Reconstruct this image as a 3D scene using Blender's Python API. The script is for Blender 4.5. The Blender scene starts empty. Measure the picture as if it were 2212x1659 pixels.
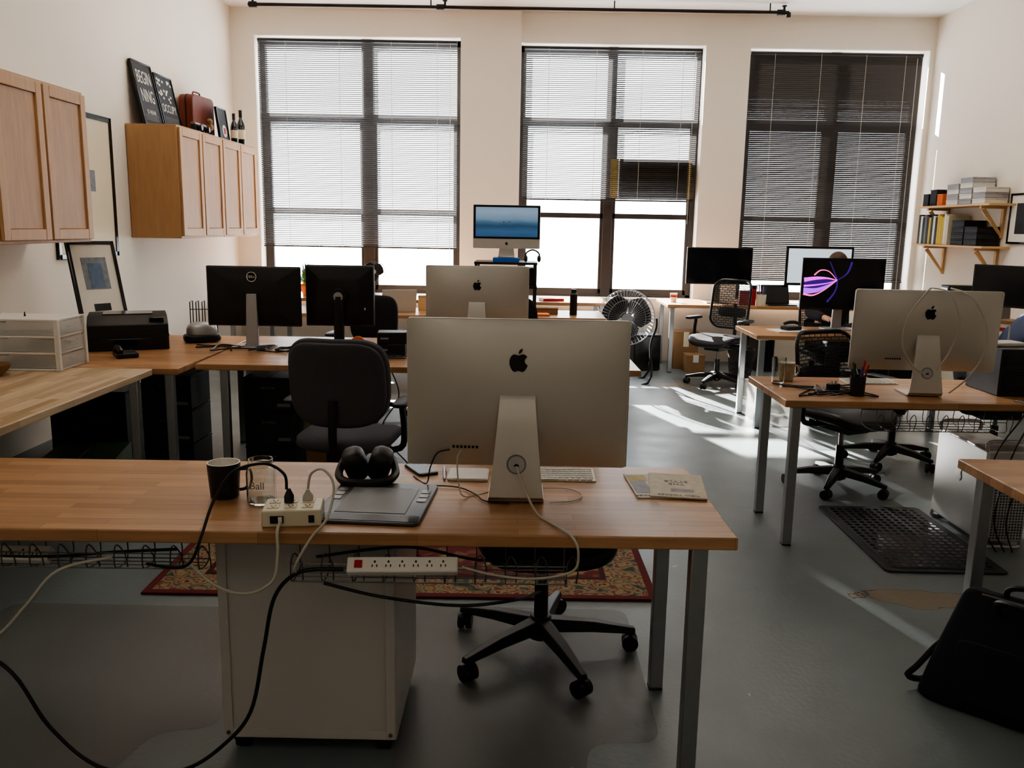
import bpy,bmesh,math,random
from mathutils import Matrix,Vector,Euler
R=random.Random(7)
sc=bpy.context.scene
COL=sc.collection
pi=math.pi
def RXm(a): return Matrix.Rotation(a,4,'X')
def RYm(a): return Matrix.Rotation(a,4,'Y')
def RZm(a): return Matrix.Rotation(a,4,'Z')
def TR(x,y,z): return Matrix.Translation((x,y,z))
UP=RXm(pi/2)      # xy polygon -> xz plane, extrusion toward -y
BK=RZm(pi)@UP     # readable from +y side, extrusion toward +y

# ------------------------------------------------------------------ mesh builder
def catmull(pts,k,loop=False):
    P=[Vector(p) for p in pts]; n=len(P); out=[]
    rng=n if loop else n-1
    for i in range(rng):
        if loop: a,b,c,d=P[(i-1)%n],P[i],P[(i+1)%n],P[(i+2)%n]
        else: a,b,c,d=P[max(i-1,0)],P[i],P[i+1],P[min(i+2,n-1)]
        for j in range(k):
            t=j/k
            out.append(0.5*((2*b)+(c-a)*t+(2*a-5*b+4*c-d)*t*t+(3*b-a-3*c+d)*t**3))
    if not loop: out.append(P[-1])
    return out
def rr(w,h,r,n=5,cx=0,cy=0):
    o=[]
    for sx,sy,a0 in ((1,1,0),(-1,1,pi/2),(-1,-1,pi),(1,-1,1.5*pi)):
        for i in range(n+1):
            a=a0+i/n*pi/2
            o.append((cx+sx*(w/2-r)+r*math.cos(a),cy+sy*(h/2-r)+r*math.sin(a)))
    return o
class B:
    def __init__(s,mat=None):
        s.v=[];s.f=[];s.mi=[];s.cur=0;s.mats=[]
        if mat: s.m(mat)
    def m(s,mat):
        if mat not in s.mats: s.mats.append(mat)
        s.cur=s.mats.index(mat); return s
    def add(s,vs,fs,M=None):
        o=len(s.v)
        for v in vs:
            v=Vector(v); s.v.append(M@v if M is not None else v)
        for f in fs: s.f.append([i+o for i in f]); s.mi.append(s.cur)
        return s
    def box(s,x0,y0,z0,x1,y1,z1,M=None):
        return s.add([(x0,y0,z0),(x1,y0,z0),(x1,y1,z0),(x0,y1,z0),(x0,y0,z1),(x1,y0,z1),(x1,y1,z1),(x0,y1,z1)],
            [(0,3,2,1),(4,5,6,7),(0,1,5,4),(1,2,6,5),(2,3,7,6),(3,0,4,7)],M)
    def cb(s,cx,cy,cz,sx,sy,sz,M=None):
        return s.box(cx-sx/2,cy-sy/2,cz-sz/2,cx+sx/2,cy+sy/2,cz+sz/2,M)
    def loft(s,secs,cap=True,loop=False,M=None,closed=True):
        n=len(secs[0]); vs=[p for q in secs for p in q]; fs=[]
        k=len(secs)
        for i in range(k if loop else k-1):
            a=i*n;b=((i+1)%k)*n
            for j in range(n if closed else n-1):
                jj=(j+1)%n
                fs.append((a+j,a+jj,b+jj,b+j))
        if cap and not loop:
            fs.append(tuple(range(n))[::-1]); fs.append(tuple(range((k-1)*n,k*n)))
        return s.add(vs,fs,M)
    def ring(s,c,ax,r,n):
        ax=Vector(ax).normalized()
        u=ax.orthogonal().normalized(); w=ax.cross(u); c=Vector(c)
        return [c+u*(r*math.cos(2*pi*i/n))+w*(r*math.sin(2*pi*i/n)) for i in range(n)]
    def cyl(s,p0,p1,r0,r1=None,n=16,M=None):
        r1=r0 if r1 is None else r1
        p0=Vector(p0);p1=Vector(p1);d=p1-p0
        return s.loft([s.ring(p0,d,r0,n),s.ring(p1,d,r1,n)],M=M)
    def tube(s,pts,r,n=6,sm=0,loop=False,M=None,r1=None):
        P=[Vector(p) for p in pts]
        if sm: P=catmull(P,sm,loop)
        k=len(P); u=None; secs=[]
        for i in range(k):
            if loop: d=P[(i+1)%k]-P[i-1]
            else: d=P[min(i+1,k-1)]-P[max(i-1,0)]
            if d.length<1e-9: d=Vector((0,0,1))
            d.normalize()
            if u is None: u=d.orthogonal().normalized()
            u=(u-d*u.dot(d))
            if u.length<1e-6: u=d.orthogonal()
            u.normalize(); w=d.cross(u)
            rad=r if r1 is None else r+(r1-r)*i/(k-1)
            secs.append([P[i]+u*(rad*math.cos(2*pi*j/n))+w*(rad*math.sin(2*pi*j/n)) for j in range(n)])
        return s.loft(secs,loop=loop,M=M)
    def lathe(s,prof,c=(0,0,0),n=24,M=None,cap=True):
        secs=[[(c[0]+r*math.cos(2*pi*i/n),c[1]+r*math.sin(2*pi*i/n),c[2]+z) for i in range(n)] for r,z in prof]
        return s.loft(secs,M=M,cap=cap)
    def prism(s,poly,z0,z1,M=None):
        return s.loft([[(p[0],p[1],z0) for p in poly],[(p[0],p[1],z1) for p in poly]],M=M)
    def grid(s,fn,nu,nv,M=None):
        vs=[fn(i/nu*2-1,j/nv*2-1) for j in range(nv+1) for i in range(nu+1)]
        fs=[(j*(nu+1)+i,j*(nu+1)+i+1,(j+1)*(nu+1)+i+1,(j+1)*(nu+1)+i) for j in range(nv) for i in range(nu)]
        return s.add(vs,fs,M)
    def sell(s,c,r,e1=1,e2=1,nu=28,nv=14,fn=None,M=None):
        def sp(x,e): return math.copysign(abs(x)**e,x)
        vs=[];fs=[]
        for i in range(nv+1):
            a=-pi/2+pi*i/nv
            for j in range(nu):
                b=2*pi*j/nu
                p=Vector((r[0]*sp(math.cos(a),e1)*sp(math.cos(b),e2),r[1]*sp(math.cos(a),e1)*sp(math.sin(b),e2),r[2]*sp(math.sin(a),e1)))
                if fn: p=fn(p)
                vs.append(Vector(c)+p)
        for i in range(nv):
            for j in range(nu):
                jj=(j+1)%nu
                fs.append((i*nu+j,i*nu+jj,(i+1)*nu+jj,(i+1)*nu+j))
        return s.add(vs,fs,M)
    def make(s,name,parent=None,loc=(0,0,0),rot=(0,0,0),bevel=0,ang=35,flat=False,label=None,solid=0):
        me=bpy.data.meshes.new(name)
        me.from_pydata([tuple(v) for v in s.v],[],s.f)
        for m in s.mats: me.materials.append(m)
        me.polygons.foreach_set('material_index',s.mi)
        bm=bmesh.new(); bm.from_mesh(me)
        bmesh.ops.remove_doubles(bm,verts=bm.verts,dist=1e-6)
        if not solid: bmesh.ops.recalc_face_normals(bm,faces=bm.faces)
        bm.to_mesh(me); bm.free()
        if not flat:
            me.shade_smooth(); me.set_sharp_from_angle(angle=math.radians(ang))
        o=bpy.data.objects.new(name,me); COL.objects.link(o)
        o.location=loc; o.rotation_euler=rot
        if parent: o.parent=parent
        if bevel:
            b=o.modifiers.new('bevel','BEVEL'); b.width=bevel; b.segments=2; b.limit_method='ANGLE'; b.angle_limit=math.radians(50)
        if solid:
            b=o.modifiers.new('solid','SOLIDIFY'); b.thickness=solid; b.offset=0
        if label: o['label']=label
        return o
def tag(o,label,cat,group=None):
    o['label']=label; o['category']=cat
    if group: o['group']=group
    return o
def root(name,label,cat,loc=(0,0,0),rz=0,group=None):
    o=bpy.data.objects.new(name,None); o.empty_display_size=.1; COL.objects.link(o)
    o.location=loc; o.rotation_euler=(0,0,rz)
    return tag(o,label,cat,group)
def struct(o): o['kind']='structure'; return o
def text(s,size,mat,parent,loc,rot,name='lettering',sx=1,align='CENTER',ext=0.0003):
    cu=bpy.data.curves.new(name,'FONT'); cu.body=s; cu.size=size; cu.align_x=align; cu.align_y='CENTER'; cu.extrude=ext; cu.resolution_u=3
    t=bpy.data.objects.new(name,cu); COL.objects.link(t)
    bpy.context.view_layer.update()
    me=bpy.data.meshes.new_from_object(t); bpy.data.objects.remove(t)
    o=bpy.data.objects.new(name,me); COL.objects.link(o); me.materials.clear(); me.materials.append(mat)
    o.parent=parent; o.location=loc; o.rotation_euler=rot; o.scale=(sx,1,1)
    return o

# ------------------------------------------------------------------ materials
def hx(h):
    h=h.lstrip('#'); o=[]
    for i in (0,2,4):
        c=int(h[i:i+2],16)/255; o.append(c/12.92 if c<=.04045 else ((c+.055)/1.055)**2.4)
    return (*o,1)
def pm(name,col,rough=.5,metal=0,var=.12,scale=12,bump=0,bscale=200,trans=0,emit=0,alpha=1,coat=0,stretch=None,ior=1.45):
    m=bpy.data.materials.new(name); m.use_nodes=True; nt=m.node_tree; N=nt.nodes; L=nt.links
    b=N['Principled BSDF']; c=hx(col)
    b.inputs['Roughness'].default_value=rough; b.inputs['Metallic'].default_value=metal
    b.inputs['Transmission Weight'].default_value=trans; b.inputs['Alpha'].default_value=alpha
    b.inputs['Coat Weight'].default_value=coat; b.inputs['IOR'].default_value=ior
    b.inputs['Base Color'].default_value=c
    tc=N.new('ShaderNodeTexCoord')
    if var:
        mp=N.new('ShaderNodeMapping'); L.new(tc.outputs['Object'],mp.inputs[0])
        if stretch: mp.inputs['Scale'].default_value=stretch
        n=N.new('ShaderNodeTexNoise'); n.inputs['Scale'].default_value=scale; n.inputs['Detail'].default_value=4
        L.new(mp.outputs[0],n.inputs['Vector'])
        mx=N.new('ShaderNodeMix'); mx.data_type='RGBA'
        mx.inputs[6].default_value=tuple(k*(1-var) for k in c[:3])+(1,); mx.inputs[7].default_value=tuple(min(1,k*(1+var)) for k in c[:3])+(1,)
        L.new(n.outputs['Fac'],mx.inputs[0]); L.new(mx.outputs[2],b.inputs['Base Color'])
    if bump:
        n=N.new('ShaderNodeTexNoise'); n.inputs['Scale'].default_value=bscale; L.new(tc.outputs['Object'],n.inputs['Vector'])
        bp=N.new('ShaderNodeBump'); bp.inputs['Strength'].default_value=bump; bp.inputs['Distance'].default_value=.01
        L.new(n.outputs['Fac'],bp.inputs['Height']); L.new(bp.outputs[0],b.inputs['Normal'])
    if emit:
        b.inputs['Emission Color'].default_value=c; b.inputs['Emission Strength'].default_value=emit
    return m
def ramp(N,pts):
    r=N.new('ShaderNodeValToRGB'); e=r.color_ramp.elements
    while len(e)<len(pts): e.new(.5)
    for i,(p,c) in enumerate(pts): e[i].position=p; e[i].color=c if len(c)==4 else (*c,1)
    return r
def butcher(name,c1,c2,c3,rot=0,rough=.32):
    m=bpy.data.materials.new(name); m.use_nodes=True; nt=m.node_tree; N=nt.nodes; L=nt.links; b=N['Principled BSDF']
    tc=N.new('ShaderNodeTexCoord'); mp=N.new('ShaderNodeMapping'); L.new(tc.outputs['Object'],mp.inputs[0]); mp.inputs['Rotation'].default_value=(0,0,rot)
    br=N.new('ShaderNodeTexBrick'); L.new(mp.outputs[0],br.inputs['Vector'])
    br.inputs['Scale'].default_value=1; br.inputs['Brick Width'].default_value=.42; br.inputs['Row Height'].default_value=.042
    br.inputs['Mortar Size'].default_value=.0006; br.inputs['Color1'].default_value=hx(c1); br.inputs['Color2'].default_value=hx(c2); br.inputs['Mortar'].default_value=hx(c3)
    br.offset=.37; br.inputs['Bias'].default_value=-.1
    mp2=N.new('ShaderNodeMapping'); L.new(mp.outputs[0],mp2.inputs[0]); mp2.inputs['Scale'].default_value=(3,60,60)
    n=N.new('ShaderNodeTexNoise'); n.inputs['Scale'].default_value=1.5; n.inputs['Detail'].default_value=6; L.new(mp2.outputs[0],n.inputs['Vector'])
    rp=ramp(N,[(.3,(.72,.72,.72)),(.7,(1.08,1.05,1.0))]); L.new(n.outputs['Fac'],rp.inputs[0])
    mx=N.new('ShaderNodeMix'); mx.data_type='RGBA'; mx.blend_type='MULTIPLY'; mx.inputs[0].default_value=.7
    L.new(br.outputs['Color'],mx.inputs[6]); L.new(rp.outputs[0],mx.inputs[7]); L.new(mx.outputs[2],b.inputs['Base Color'])
    b.inputs['Roughness'].default_value=rough
    return m
M_beech=butcher('beech',"#bf936a","#a0764d","#86603a",rough=.34)
M_beechy=butcher('beech_side',"#cfb899","#a08562","#8a7254",rot=pi/2,rough=.40)
M_oak=pm('oak','#b68d63',.5,0,.2,6,0,stretch=(6,6,.7))
M_oakd=pm('oak_panel','#ae8660',.5,0,.28,7,0,stretch=(5,5,.6))
M_steel=pm('steel','#a8aaab',.34,.9,.1,30)
M_alu=pm('aluminum','#c6c2ba',.46,.85,.03,5)
M_alus=pm('aluminum_satin','#bcbbb9',.42,.6,.03,5)
M_alud=pm('aluminum_dark','#7d7a76',.35,.8)
M_black=pm('black_plastic','#131314',.42,0,.2,40,bump=.05)
M_blackg=pm('black_gloss','#08080a',.12,0,.1)
M_rub=pm('black_rubber','#151617',.7,0,.2,30)
M_white=pm('white_plastic','#dcd8d0',.4,0,.03)
M_cream=pm('cream_plastic','#cfc7ae',.4,0,.04)
M_lam=pm('white_laminate','#b3b0aa',.35,0,.04,3)
M_gray=pm('gray_fabric','#4a4a50',.95,0,.2,150,bump=.3,bscale=900)
M_grays=pm('gray_shell','#444449',.6,0,.12,60,bump=.1)
M_leather=pm('black_leather','#17171a',.38,0,.15,20,bump=.15,bscale=300)
M_navy=pm('navy_cloth','#12141d',.85,0,.25,60,bump=.3,bscale=600)
M_denim=pm('denim','#1d2a48',.9,0,.3,60,bump=.3,bscale=700)
M_skin=pm('skin','#c08e70',.5,0,.06,20)
M_hair=pm('hair','#4a2f1e',.6,0,.4,60,stretch=(1,1,.1))
M_dark=pm('dark_cloth','#1c1b20',.9,0,.2,60)
M_clear=pm('clear_plastic','#d6d6d2',.25,0,0,alpha=.38)
M_bin=pm('clear_bin','#c8c8c4',.3,0,0,alpha=.3)
M_glass=pm('glass','#f2f6f4',.03,0,0,trans=1,ior=1.4)
M_paper=pm('paper','#e6e2d8',.7,0,.05,8)
M_paperg=pm('paper_cover','#b9b2a4',.5,0,.3,14)
M_card=pm('cardboard','#8a6a48',.85,0,.12,12)
M_cardk=pm('black_box_card','#15161a',.5,0,.15,12)
M_frame=pm('window_frame','#3a3532',.5,0,.1)
def slatmat():
    m=pm('blind_slat','#3f3b38',.55,0,.08); nt=m.node_tree; N=nt.nodes; L=nt.links
    t=N.new('ShaderNodeBsdfTranslucent'); t.inputs[0].default_value=hx('#b8b8ba'); x=N.new('ShaderNodeMixShader'); x.inputs[0].default_value=.03
    L.new(N['Principled BSDF'].outputs[0],x.inputs[1]); L.new(t.outputs[0],x.inputs[2]); L.new(x.outputs[0],N['Material Output'].inputs[0])
    return m
M_slat=slatmat()
M_slatd=pm('blind_slat_dark','#332f2c',.6,0,.08)
M_rail=pm('blind_rail','#2e2b29',.5,0,.08)
M_cord=pm('cord','#b8b2a6',.8,0,.05)
M_iron=pm('pipe_iron','#2a2422',.5,.5,.3,20)
M_pine=pm('pine','#d8b382',.5,0,.12,10,stretch=(1,.3,5))
M_suit=pm('suitcase_leather','#6e2f1c',.45,0,.25,20,bump=.2)
M_red=pm('red','#a3201c',.5,0,.1)
M_orange=pm('orange','#d9691e',.5,0,.08)
M_blue=pm('blue','#1f5fb4',.4,0,.08)
M_yellow=pm('yellow','#c9ad3a',.5,0,.08)
M_amber=pm('amber_panel','#a8862a',.6,0,.1,emit=.25)  # glow put into the panel colour as emission, no lamp inside
M_green=pm('leaf_green','#3f6b2c',.5,0,.3,20)
M_terra=pm('terracotta','#b4653a',.8,0,.15,20)
M_bottle=pm('bottle_glass','#0c120c',.08,0,0,coat=.5)
M_ceram=pm('mug_black','#16161a',.35,0,.05)
M_ceramw=pm('mug_white','#e8e4da',.25,0,.02)
M_mug2=pm('mug_cream','#a5967a',.35,0,.45,30)
M_logo=pm('logo_black','#0a0a0a',.15,0,0)
M_lite=pm('screen_white','#c4d4e0',.3,0,.03,3,emit=.6)
M_off=pm('screen_off','#0b0c10',.12,0,0)
M_pic=pm('picture_blue','#5a6f8c',.4,0,.6,25)
M_picg=pm('picture_gray','#7f868e',.4,0,.5,25)
M_cream2=pm('picture_mat','#ded2b8',.6,0,.03)
M_mat=pm('rubber_mat','#26282a',.6,0,.2,10,bump=.1)
M_wire=pm('chrome_wire','#6f6f6c',.35,.9,.1)
M_cabw=pm('cable_white','#b8b4a6',.5,0,.03)
M_sil=pm('silver_paint','#a8a8aa',.35,.5,.04)
M_tab=pm('tablet_gray','#3c3d40',.3,.2,.04)
M_tabl=pm('tablet_area','#6f7174',.45,.1,.04)
M_tag=pm('tag_gray','#77777a',.6,0,.05)
def wallmat(name,col):
    return pm(name,col,.85,0,.03,1.2,bump=.1,bscale=60)
M_wall=wallmat('wall_paint','#ece4d8'); M_ceil=wallmat('ceiling_paint','#eceae6')
def floormat():
    m=bpy.data.materials.new('painted_concrete'); m.use_nodes=True; nt=m.node_tree; N=nt.nodes; L=nt.links; b=N['Principled BSDF']
    tc=N.new('ShaderNodeTexCoord')
    n1=N.new('ShaderNodeTexNoise'); n1.inputs['Scale'].default_value=.9; n1.inputs['Detail'].default_value=8; L.new(tc.outputs['Object'],n1.inputs['Vector'])
    r1=ramp(N,[(.3,hx('#626b6d')),(.7,hx('#747d7f'))]); L.new(n1.outputs['Fac'],r1.inputs[0])
    n2=N.new('ShaderNodeTexNoise'); n2.inputs['Scale'].default_value=14; n2.inputs['Detail'].default_value=3; L.new(tc.outputs['Object'],n2.inputs['Vector'])
    r2=ramp(N,[(.735,(0,0,0)),(.745,(1,1,1))]); L.new(n2.outputs['Fac'],r2.inputs[0])
    mx=N.new('ShaderNodeMix'); mx.data_type='RGBA'; mx.inputs[7].default_value=hx('#a39a88'); L.new(r2.outputs[0],mx.inputs[0]); L.new(r1.outputs[0],mx.inputs[6])
    prev=mx.outputs[2]
    for (px,py,sx,sy) in ((1.72,3.50,.24,.10),(2.15,3.38,.24,.10),(2.6,8.2,.3,.15),(1.6,8.6,.2,.1)):
        mp=N.new('ShaderNodeMapping'); mp.vector_type='TEXTURE'; mp.inputs['Location'].default_value=(px,py,0); mp.inputs['Scale'].default_value=(sx,sy,1)
        L.new(tc.outputs['Object'],mp.inputs[0])
        ln=N.new('ShaderNodeVectorMath'); ln.operation='LENGTH'; L.new(mp.outputs[0],ln.inputs[0])
        n3=N.new('ShaderNodeTexNoise'); n3.inputs['Scale'].default_value=6; n3.inputs['Detail'].default_value=5; L.new(tc.outputs['Object'],n3.inputs['Vector'])
        ad=N.new('ShaderNodeMath'); ad.operation='MULTIPLY_ADD'; ad.inputs[1].default_value=1.6; L.new(n3.outputs['Fac'],ad.inputs[0]); L.new(ln.outputs['Value'],ad.inputs[2])
        lt=N.new('ShaderNodeMath'); lt.operation='LESS_THAN'; lt.inputs[1].default_value=1.75; L.new(ad.outputs[0],lt.inputs[0])
        lt2=N.new('ShaderNodeMath'); lt2.operation='LESS_THAN'; lt2.inputs[1].default_value=1.71; L.new(ad.outputs[0],lt2.inputs[0])
        a=N.new('ShaderNodeMix'); a.data_type='RGBA'; a.inputs[7].default_value=hx('#4a4036'); L.new(lt.outputs[0],a.inputs[0]); L.new(prev,a.inputs[6])
        c=N.new('ShaderNodeMix'); c.data_type='RGBA'; c.inputs[7].default_value=hx('#80735f'); L.new(lt2.outputs[0],c.inputs[0]); L.new(a.outputs[2],c.inputs[6])
        prev=c.outputs[2]
    L.new(prev,b.inputs['Base Color'])
    n4=N.new('ShaderNodeTexNoise'); n4.inputs['Scale'].default_value=3; n4.inputs['Detail'].default_value=6; L.new(tc.outputs['Object'],n4.inputs['Vector'])
    r4=ramp(N,[(.3,(.34,.34,.34)),(.7,(.46,.46,.46))]); L.new(n4.outputs['Fac'],r4.inputs[0]); L.new(r4.outputs[0],b.inputs['Roughness'])
    n5=N.new('ShaderNodeTexNoise'); n5.inputs['Scale'].default_value=45; n5.inputs['Detail'].default_value=4; L.new(tc.outputs['Object'],n5.inputs['Vector'])
    bp=N.new('ShaderNodeBump'); bp.inputs['Strength'].default_value=.12; bp.inputs['Distance'].default_value=.01; L.new(n5.outputs['Fac'],bp.inputs['Height']); L.new(bp.outputs[0],b.inputs['Normal'])
    return m
M_floor=floormat()
def matshader():
    m=bpy.data.materials.new('clear_vinyl'); m.use_nodes=True; nt=m.node_tree; N=nt.nodes; L=nt.links; b=N['Principled BSDF']
    b.inputs['Base Color'].default_value=hx('#807970'); b.inputs['Roughness'].default_value=.3; b.inputs['Alpha'].default_value=.16
    tc=N.new('ShaderNodeTexCoord'); n=N.new('ShaderNodeTexNoise'); n.inputs['Scale'].default_value=4; L.new(tc.outputs['Object'],n.inputs['Vector'])
    bp=N.new('ShaderNodeBump'); bp.inputs['Strength'].default_value=.2; bp.inputs['Distance'].default_value=.02; L.new(n.outputs['Fac'],bp.inputs['Height']); L.new(bp.outputs[0],b.inputs['Normal'])
    return m
M_vinyl=matshader()
def meshmat():
    m=bpy.data.materials.new('chair_mesh'); m.use_nodes=True; nt=m.node_tree; N=nt.nodes; L=nt.links; b=N['Principled BSDF']
    b.inputs['Base Color'].default_value=hx('#1c1c1e'); b.inputs['Roughness'].default_value=.7
    tc=N.new('ShaderNodeTexCoord'); mp=N.new('ShaderNodeMapping'); L.new(tc.outputs['Object'],mp.inputs[0]); mp.inputs['Rotation'].default_value=(pi/2,0,0)
    br=N.new('ShaderNodeTexBrick'); L.new(mp.outputs[0],br.inputs['Vector']); br.inputs['Scale'].default_value=1; br.inputs['Brick Width'].default_value=.05; br.inputs['Row Height'].default_value=.022
    br.inputs['Mortar Size'].default_value=.003; br.inputs['Color1'].default_value=(.45,.45,.45,1); br.inputs['Color2'].default_value=(.6,.6,.6,1); br.inputs['Mortar'].default_value=(1,1,1,1)
    L.new(br.outputs['Color'],b.inputs['Alpha'])
    return m
M_mesh=meshmat()
def rugmat():
    m=bpy.data.materials.new('persian_rug'); m.use_nodes=True; nt=m.node_tree; N=nt.nodes; L=nt.links; b=N['Principled BSDF']
    b.inputs['Roughness'].default_value=.95
    tc=N.new('ShaderNodeTexCoord'); sp=N.new('ShaderNodeSeparateXYZ'); L.new(tc.outputs['Object'],sp.inputs[0])
    def M1(op,a,bv=None,b2=None):
        n=N.new('ShaderNodeMath'); n.operation=op
        L.new(a,n.inputs[0])
        if bv is not None: n.inputs[1].default_value=bv
        if b2 is not None: L.new(b2,n.inputs[1])
        return n.outputs[0]
    dx=M1('SUBTRACT',M1('ABSOLUTE',sp.outputs[0]),1.09); dy=M1('SUBTRACT',M1('ABSOLUTE',sp.outputs[1]),.75)
    d=M1('MULTIPLY',M1('MAXIMUM',dx,None,dy),-1.0)
    nz=N.new('ShaderNodeTexNoise'); nz.inputs['Scale'].default_value=14; L.new(tc.outputs['Object'],nz.inputs['Vector'])
    vm=N.new('ShaderNodeVectorMath'); vm.operation='MULTIPLY_ADD'; vm.inputs[1].default_value=(.06,.06,0); L.new(nz.outputs['Color'],vm.inputs[0]); L.new(tc.outputs['Object'],vm.inputs[2])
    v=N.new('ShaderNodeTexVoronoi'); v.inputs['Scale'].default_value=11; L.new(vm.outputs[0],v.inputs['Vector'])
    v2=N.new('ShaderNodeTexVoronoi'); v2.inputs['Scale'].default_value=20; L.new(vm.outputs[0],v2.inputs['Vector'])
    f=ramp(N,[(.0,hx('#94805a')),(.12,hx('#5c1a1a')),(.25,hx('#786040')),(.32,hx('#621a1a')),(.6,hx('#5a1718')),(.75,hx('#8c7650'))]); L.new(v.outputs['Distance'],f.inputs[0])
    g=ramp(N,[(.0,hx('#4e1a1e')),(.16,hx('#6b241e')),(.22,hx('#958464')),(.42,hx('#877454')),(.5,hx('#682a22')),(.62,hx('#928266')),(.8,hx('#3a4238'))]); L.new(v2.outputs['Distance'],g.inputs[0])
    edge=M1('LESS_THAN',d,.035); band=M1('LESS_THAN',d,.20); line=M1('LESS_THAN',M1('ABSOLUTE',M1('SUBTRACT',d,.21)),.012)
    def mix(fac,a,bb,colb=None):
        x=N.new('ShaderNodeMix'); x.data_type='RGBA'; L.new(fac,x.inputs[0]); L.new(a,x.inputs[6])
        if colb: x.inputs[7].default_value=colb
        else: L.new(bb,x.inputs[7])
        return x.outputs[2]
    c=mix(band,f.outputs[0],g.outputs[0]); c=mix(line,c,None,hx('#3a1412')); c=mix(edge,c,None,hx('#5e181a'))
    L.new(c,b.inputs['Base Color'])
    return m
M_rug=rugmat()
def lakemat():
    m=bpy.data.materials.new('screen_lake'); m.use_nodes=True; nt=m.node_tree; N=nt.nodes; L=nt.links; b=N['Principled BSDF']
    tc=N.new('ShaderNodeTexCoord')
    mp=N.new('ShaderNodeMapping'); L.new(tc.outputs['Object'],mp.inputs[0]); mp.inputs['Scale'].default_value=(1,1,4)
    n=N.new('ShaderNodeTexNoise'); n.inputs['Scale'].default_value=4; L.new(mp.outputs[0],n.inputs['Vector'])
    sp=N.new('ShaderNodeSeparateXYZ'); L.new(tc.outputs['Object'],sp.inputs[0])
    ma=N.new('ShaderNodeMath'); ma.operation='MULTIPLY_ADD'; ma.inputs[1].default_value=2.9; ma.inputs[2].default_value=-.5; L.new(sp.outputs[2],ma.inputs[0])
    m2=N.new('ShaderNodeMath'); m2.operation='MULTIPLY_ADD'; m2.inputs[1].default_value=.14; L.new(n.outputs['Fac'],m2.inputs[0]); L.new(ma.outputs[0],m2.inputs[2])
    r=ramp(N,[(0,hx('#1c3c5e')),(.3,hx('#35587a')),(.46,hx('#24445e')),(.54,hx('#3a5a74')),(.66,hx('#6a8398')),(.85,hx('#8496a8')),(1,hx('#7590aa'))]); L.new(m2.outputs[0],r.inputs[0])
    L.new(r.outputs[0],b.inputs['Emission Color']); b.inputs['Emission Strength'].default_value=.75; b.inputs['Base Color'].default_value=(.01,.01,.01,1); b.inputs['Roughness'].default_value=.2
    return m
M_lake=lakemat()
M_purple=pm('glow_purple','#9a2be0',.4,0,.7,14,emit=1.6); M_pink=pm('glow_pink','#f050a0',.4,0,.6,12,emit=1.6); M_violet=pm('glow_violet','#3c1880',.4,0,.6,9,emit=.6); M_mag=pm('glow_magenta','#d02bd0',.4,0,.6,14,emit=1.7)

# ------------------------------------------------------------------ room
XL,XR,YB,ZC=-3.32,4.62,10.2,3.92
YF=-2.6
W=[(-3.05,-.71,.72,3.63),(-.03,2.05,.72,3.59),(2.55,4.56,.72,3.57)]
b=B(M_floor); b.box(XL-.3,YF-.2,-.12,XR+.3,YB+.35,0); struct(b.make('floor',flat=True))
b=B(M_ceil); b.box(XL-.3,YF-.2,ZC,XR+.3,YB+.35,ZC+.15); struct(b.make('ceiling',flat=True))
b=B(M_wall); b.box(XL-.2,YF-.2,0,XL,YB+.35,ZC); struct(b.make('wall_left',flat=True))
b=B(M_wall); b.box(XR,YF-.2,0,XR+.2,YB+.35,ZC); struct(b.make('wall_right',flat=True))
b=B(M_wall); b.box(XL,YF-.2,0,XR,YF,ZC); struct(b.make('wall_front',flat=True))
b=B(M_wall)
T=.34
b.box(XL,YB,0,XR,YB+T,.72); b.box(XL,YB,3.63,XR,YB+T,ZC)
xs=[XL,-3.05,-.71,-.03,2.05,2.55,4.56,XR]
for i in (0,2,4,6): b.box(xs[i],YB,.72,xs[i+1],YB+T,3.63)
b.box(-.03,YB,3.59,2.05,YB+T,3.63); b.box(2.55,YB,3.57,4.56,YB+T,3.63)
b.box(-.71,YB-.07,0,-.03,YB,ZC)
struct(b.make('wall_back',flat=True))
M_pane=bpy.data.materials.new('window_glass'); M_pane.use_nodes=True
_n=M_pane.node_tree.nodes; _l=M_pane.node_tree.links; _n.remove(_n['Principled BSDF'])
_t=_n.new('ShaderNodeBsdfTransparent'); _g=_n.new('ShaderNodeBsdfGlossy'); _g.inputs['Roughness'].default_value=.05; _x=_n.new('ShaderNodeMixShader'); _x.inputs[0].default_value=.04
_l.new(_t.outputs[0],_x.inputs[1]); _l.new(_g.outputs[0],_x.inputs[2]); _l.new(_x.outputs[0],_n['Material Output'].inputs[0])
mull=[(-1.87,-1.74),(.97,1.08),(3.52,3.64)]
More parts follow.
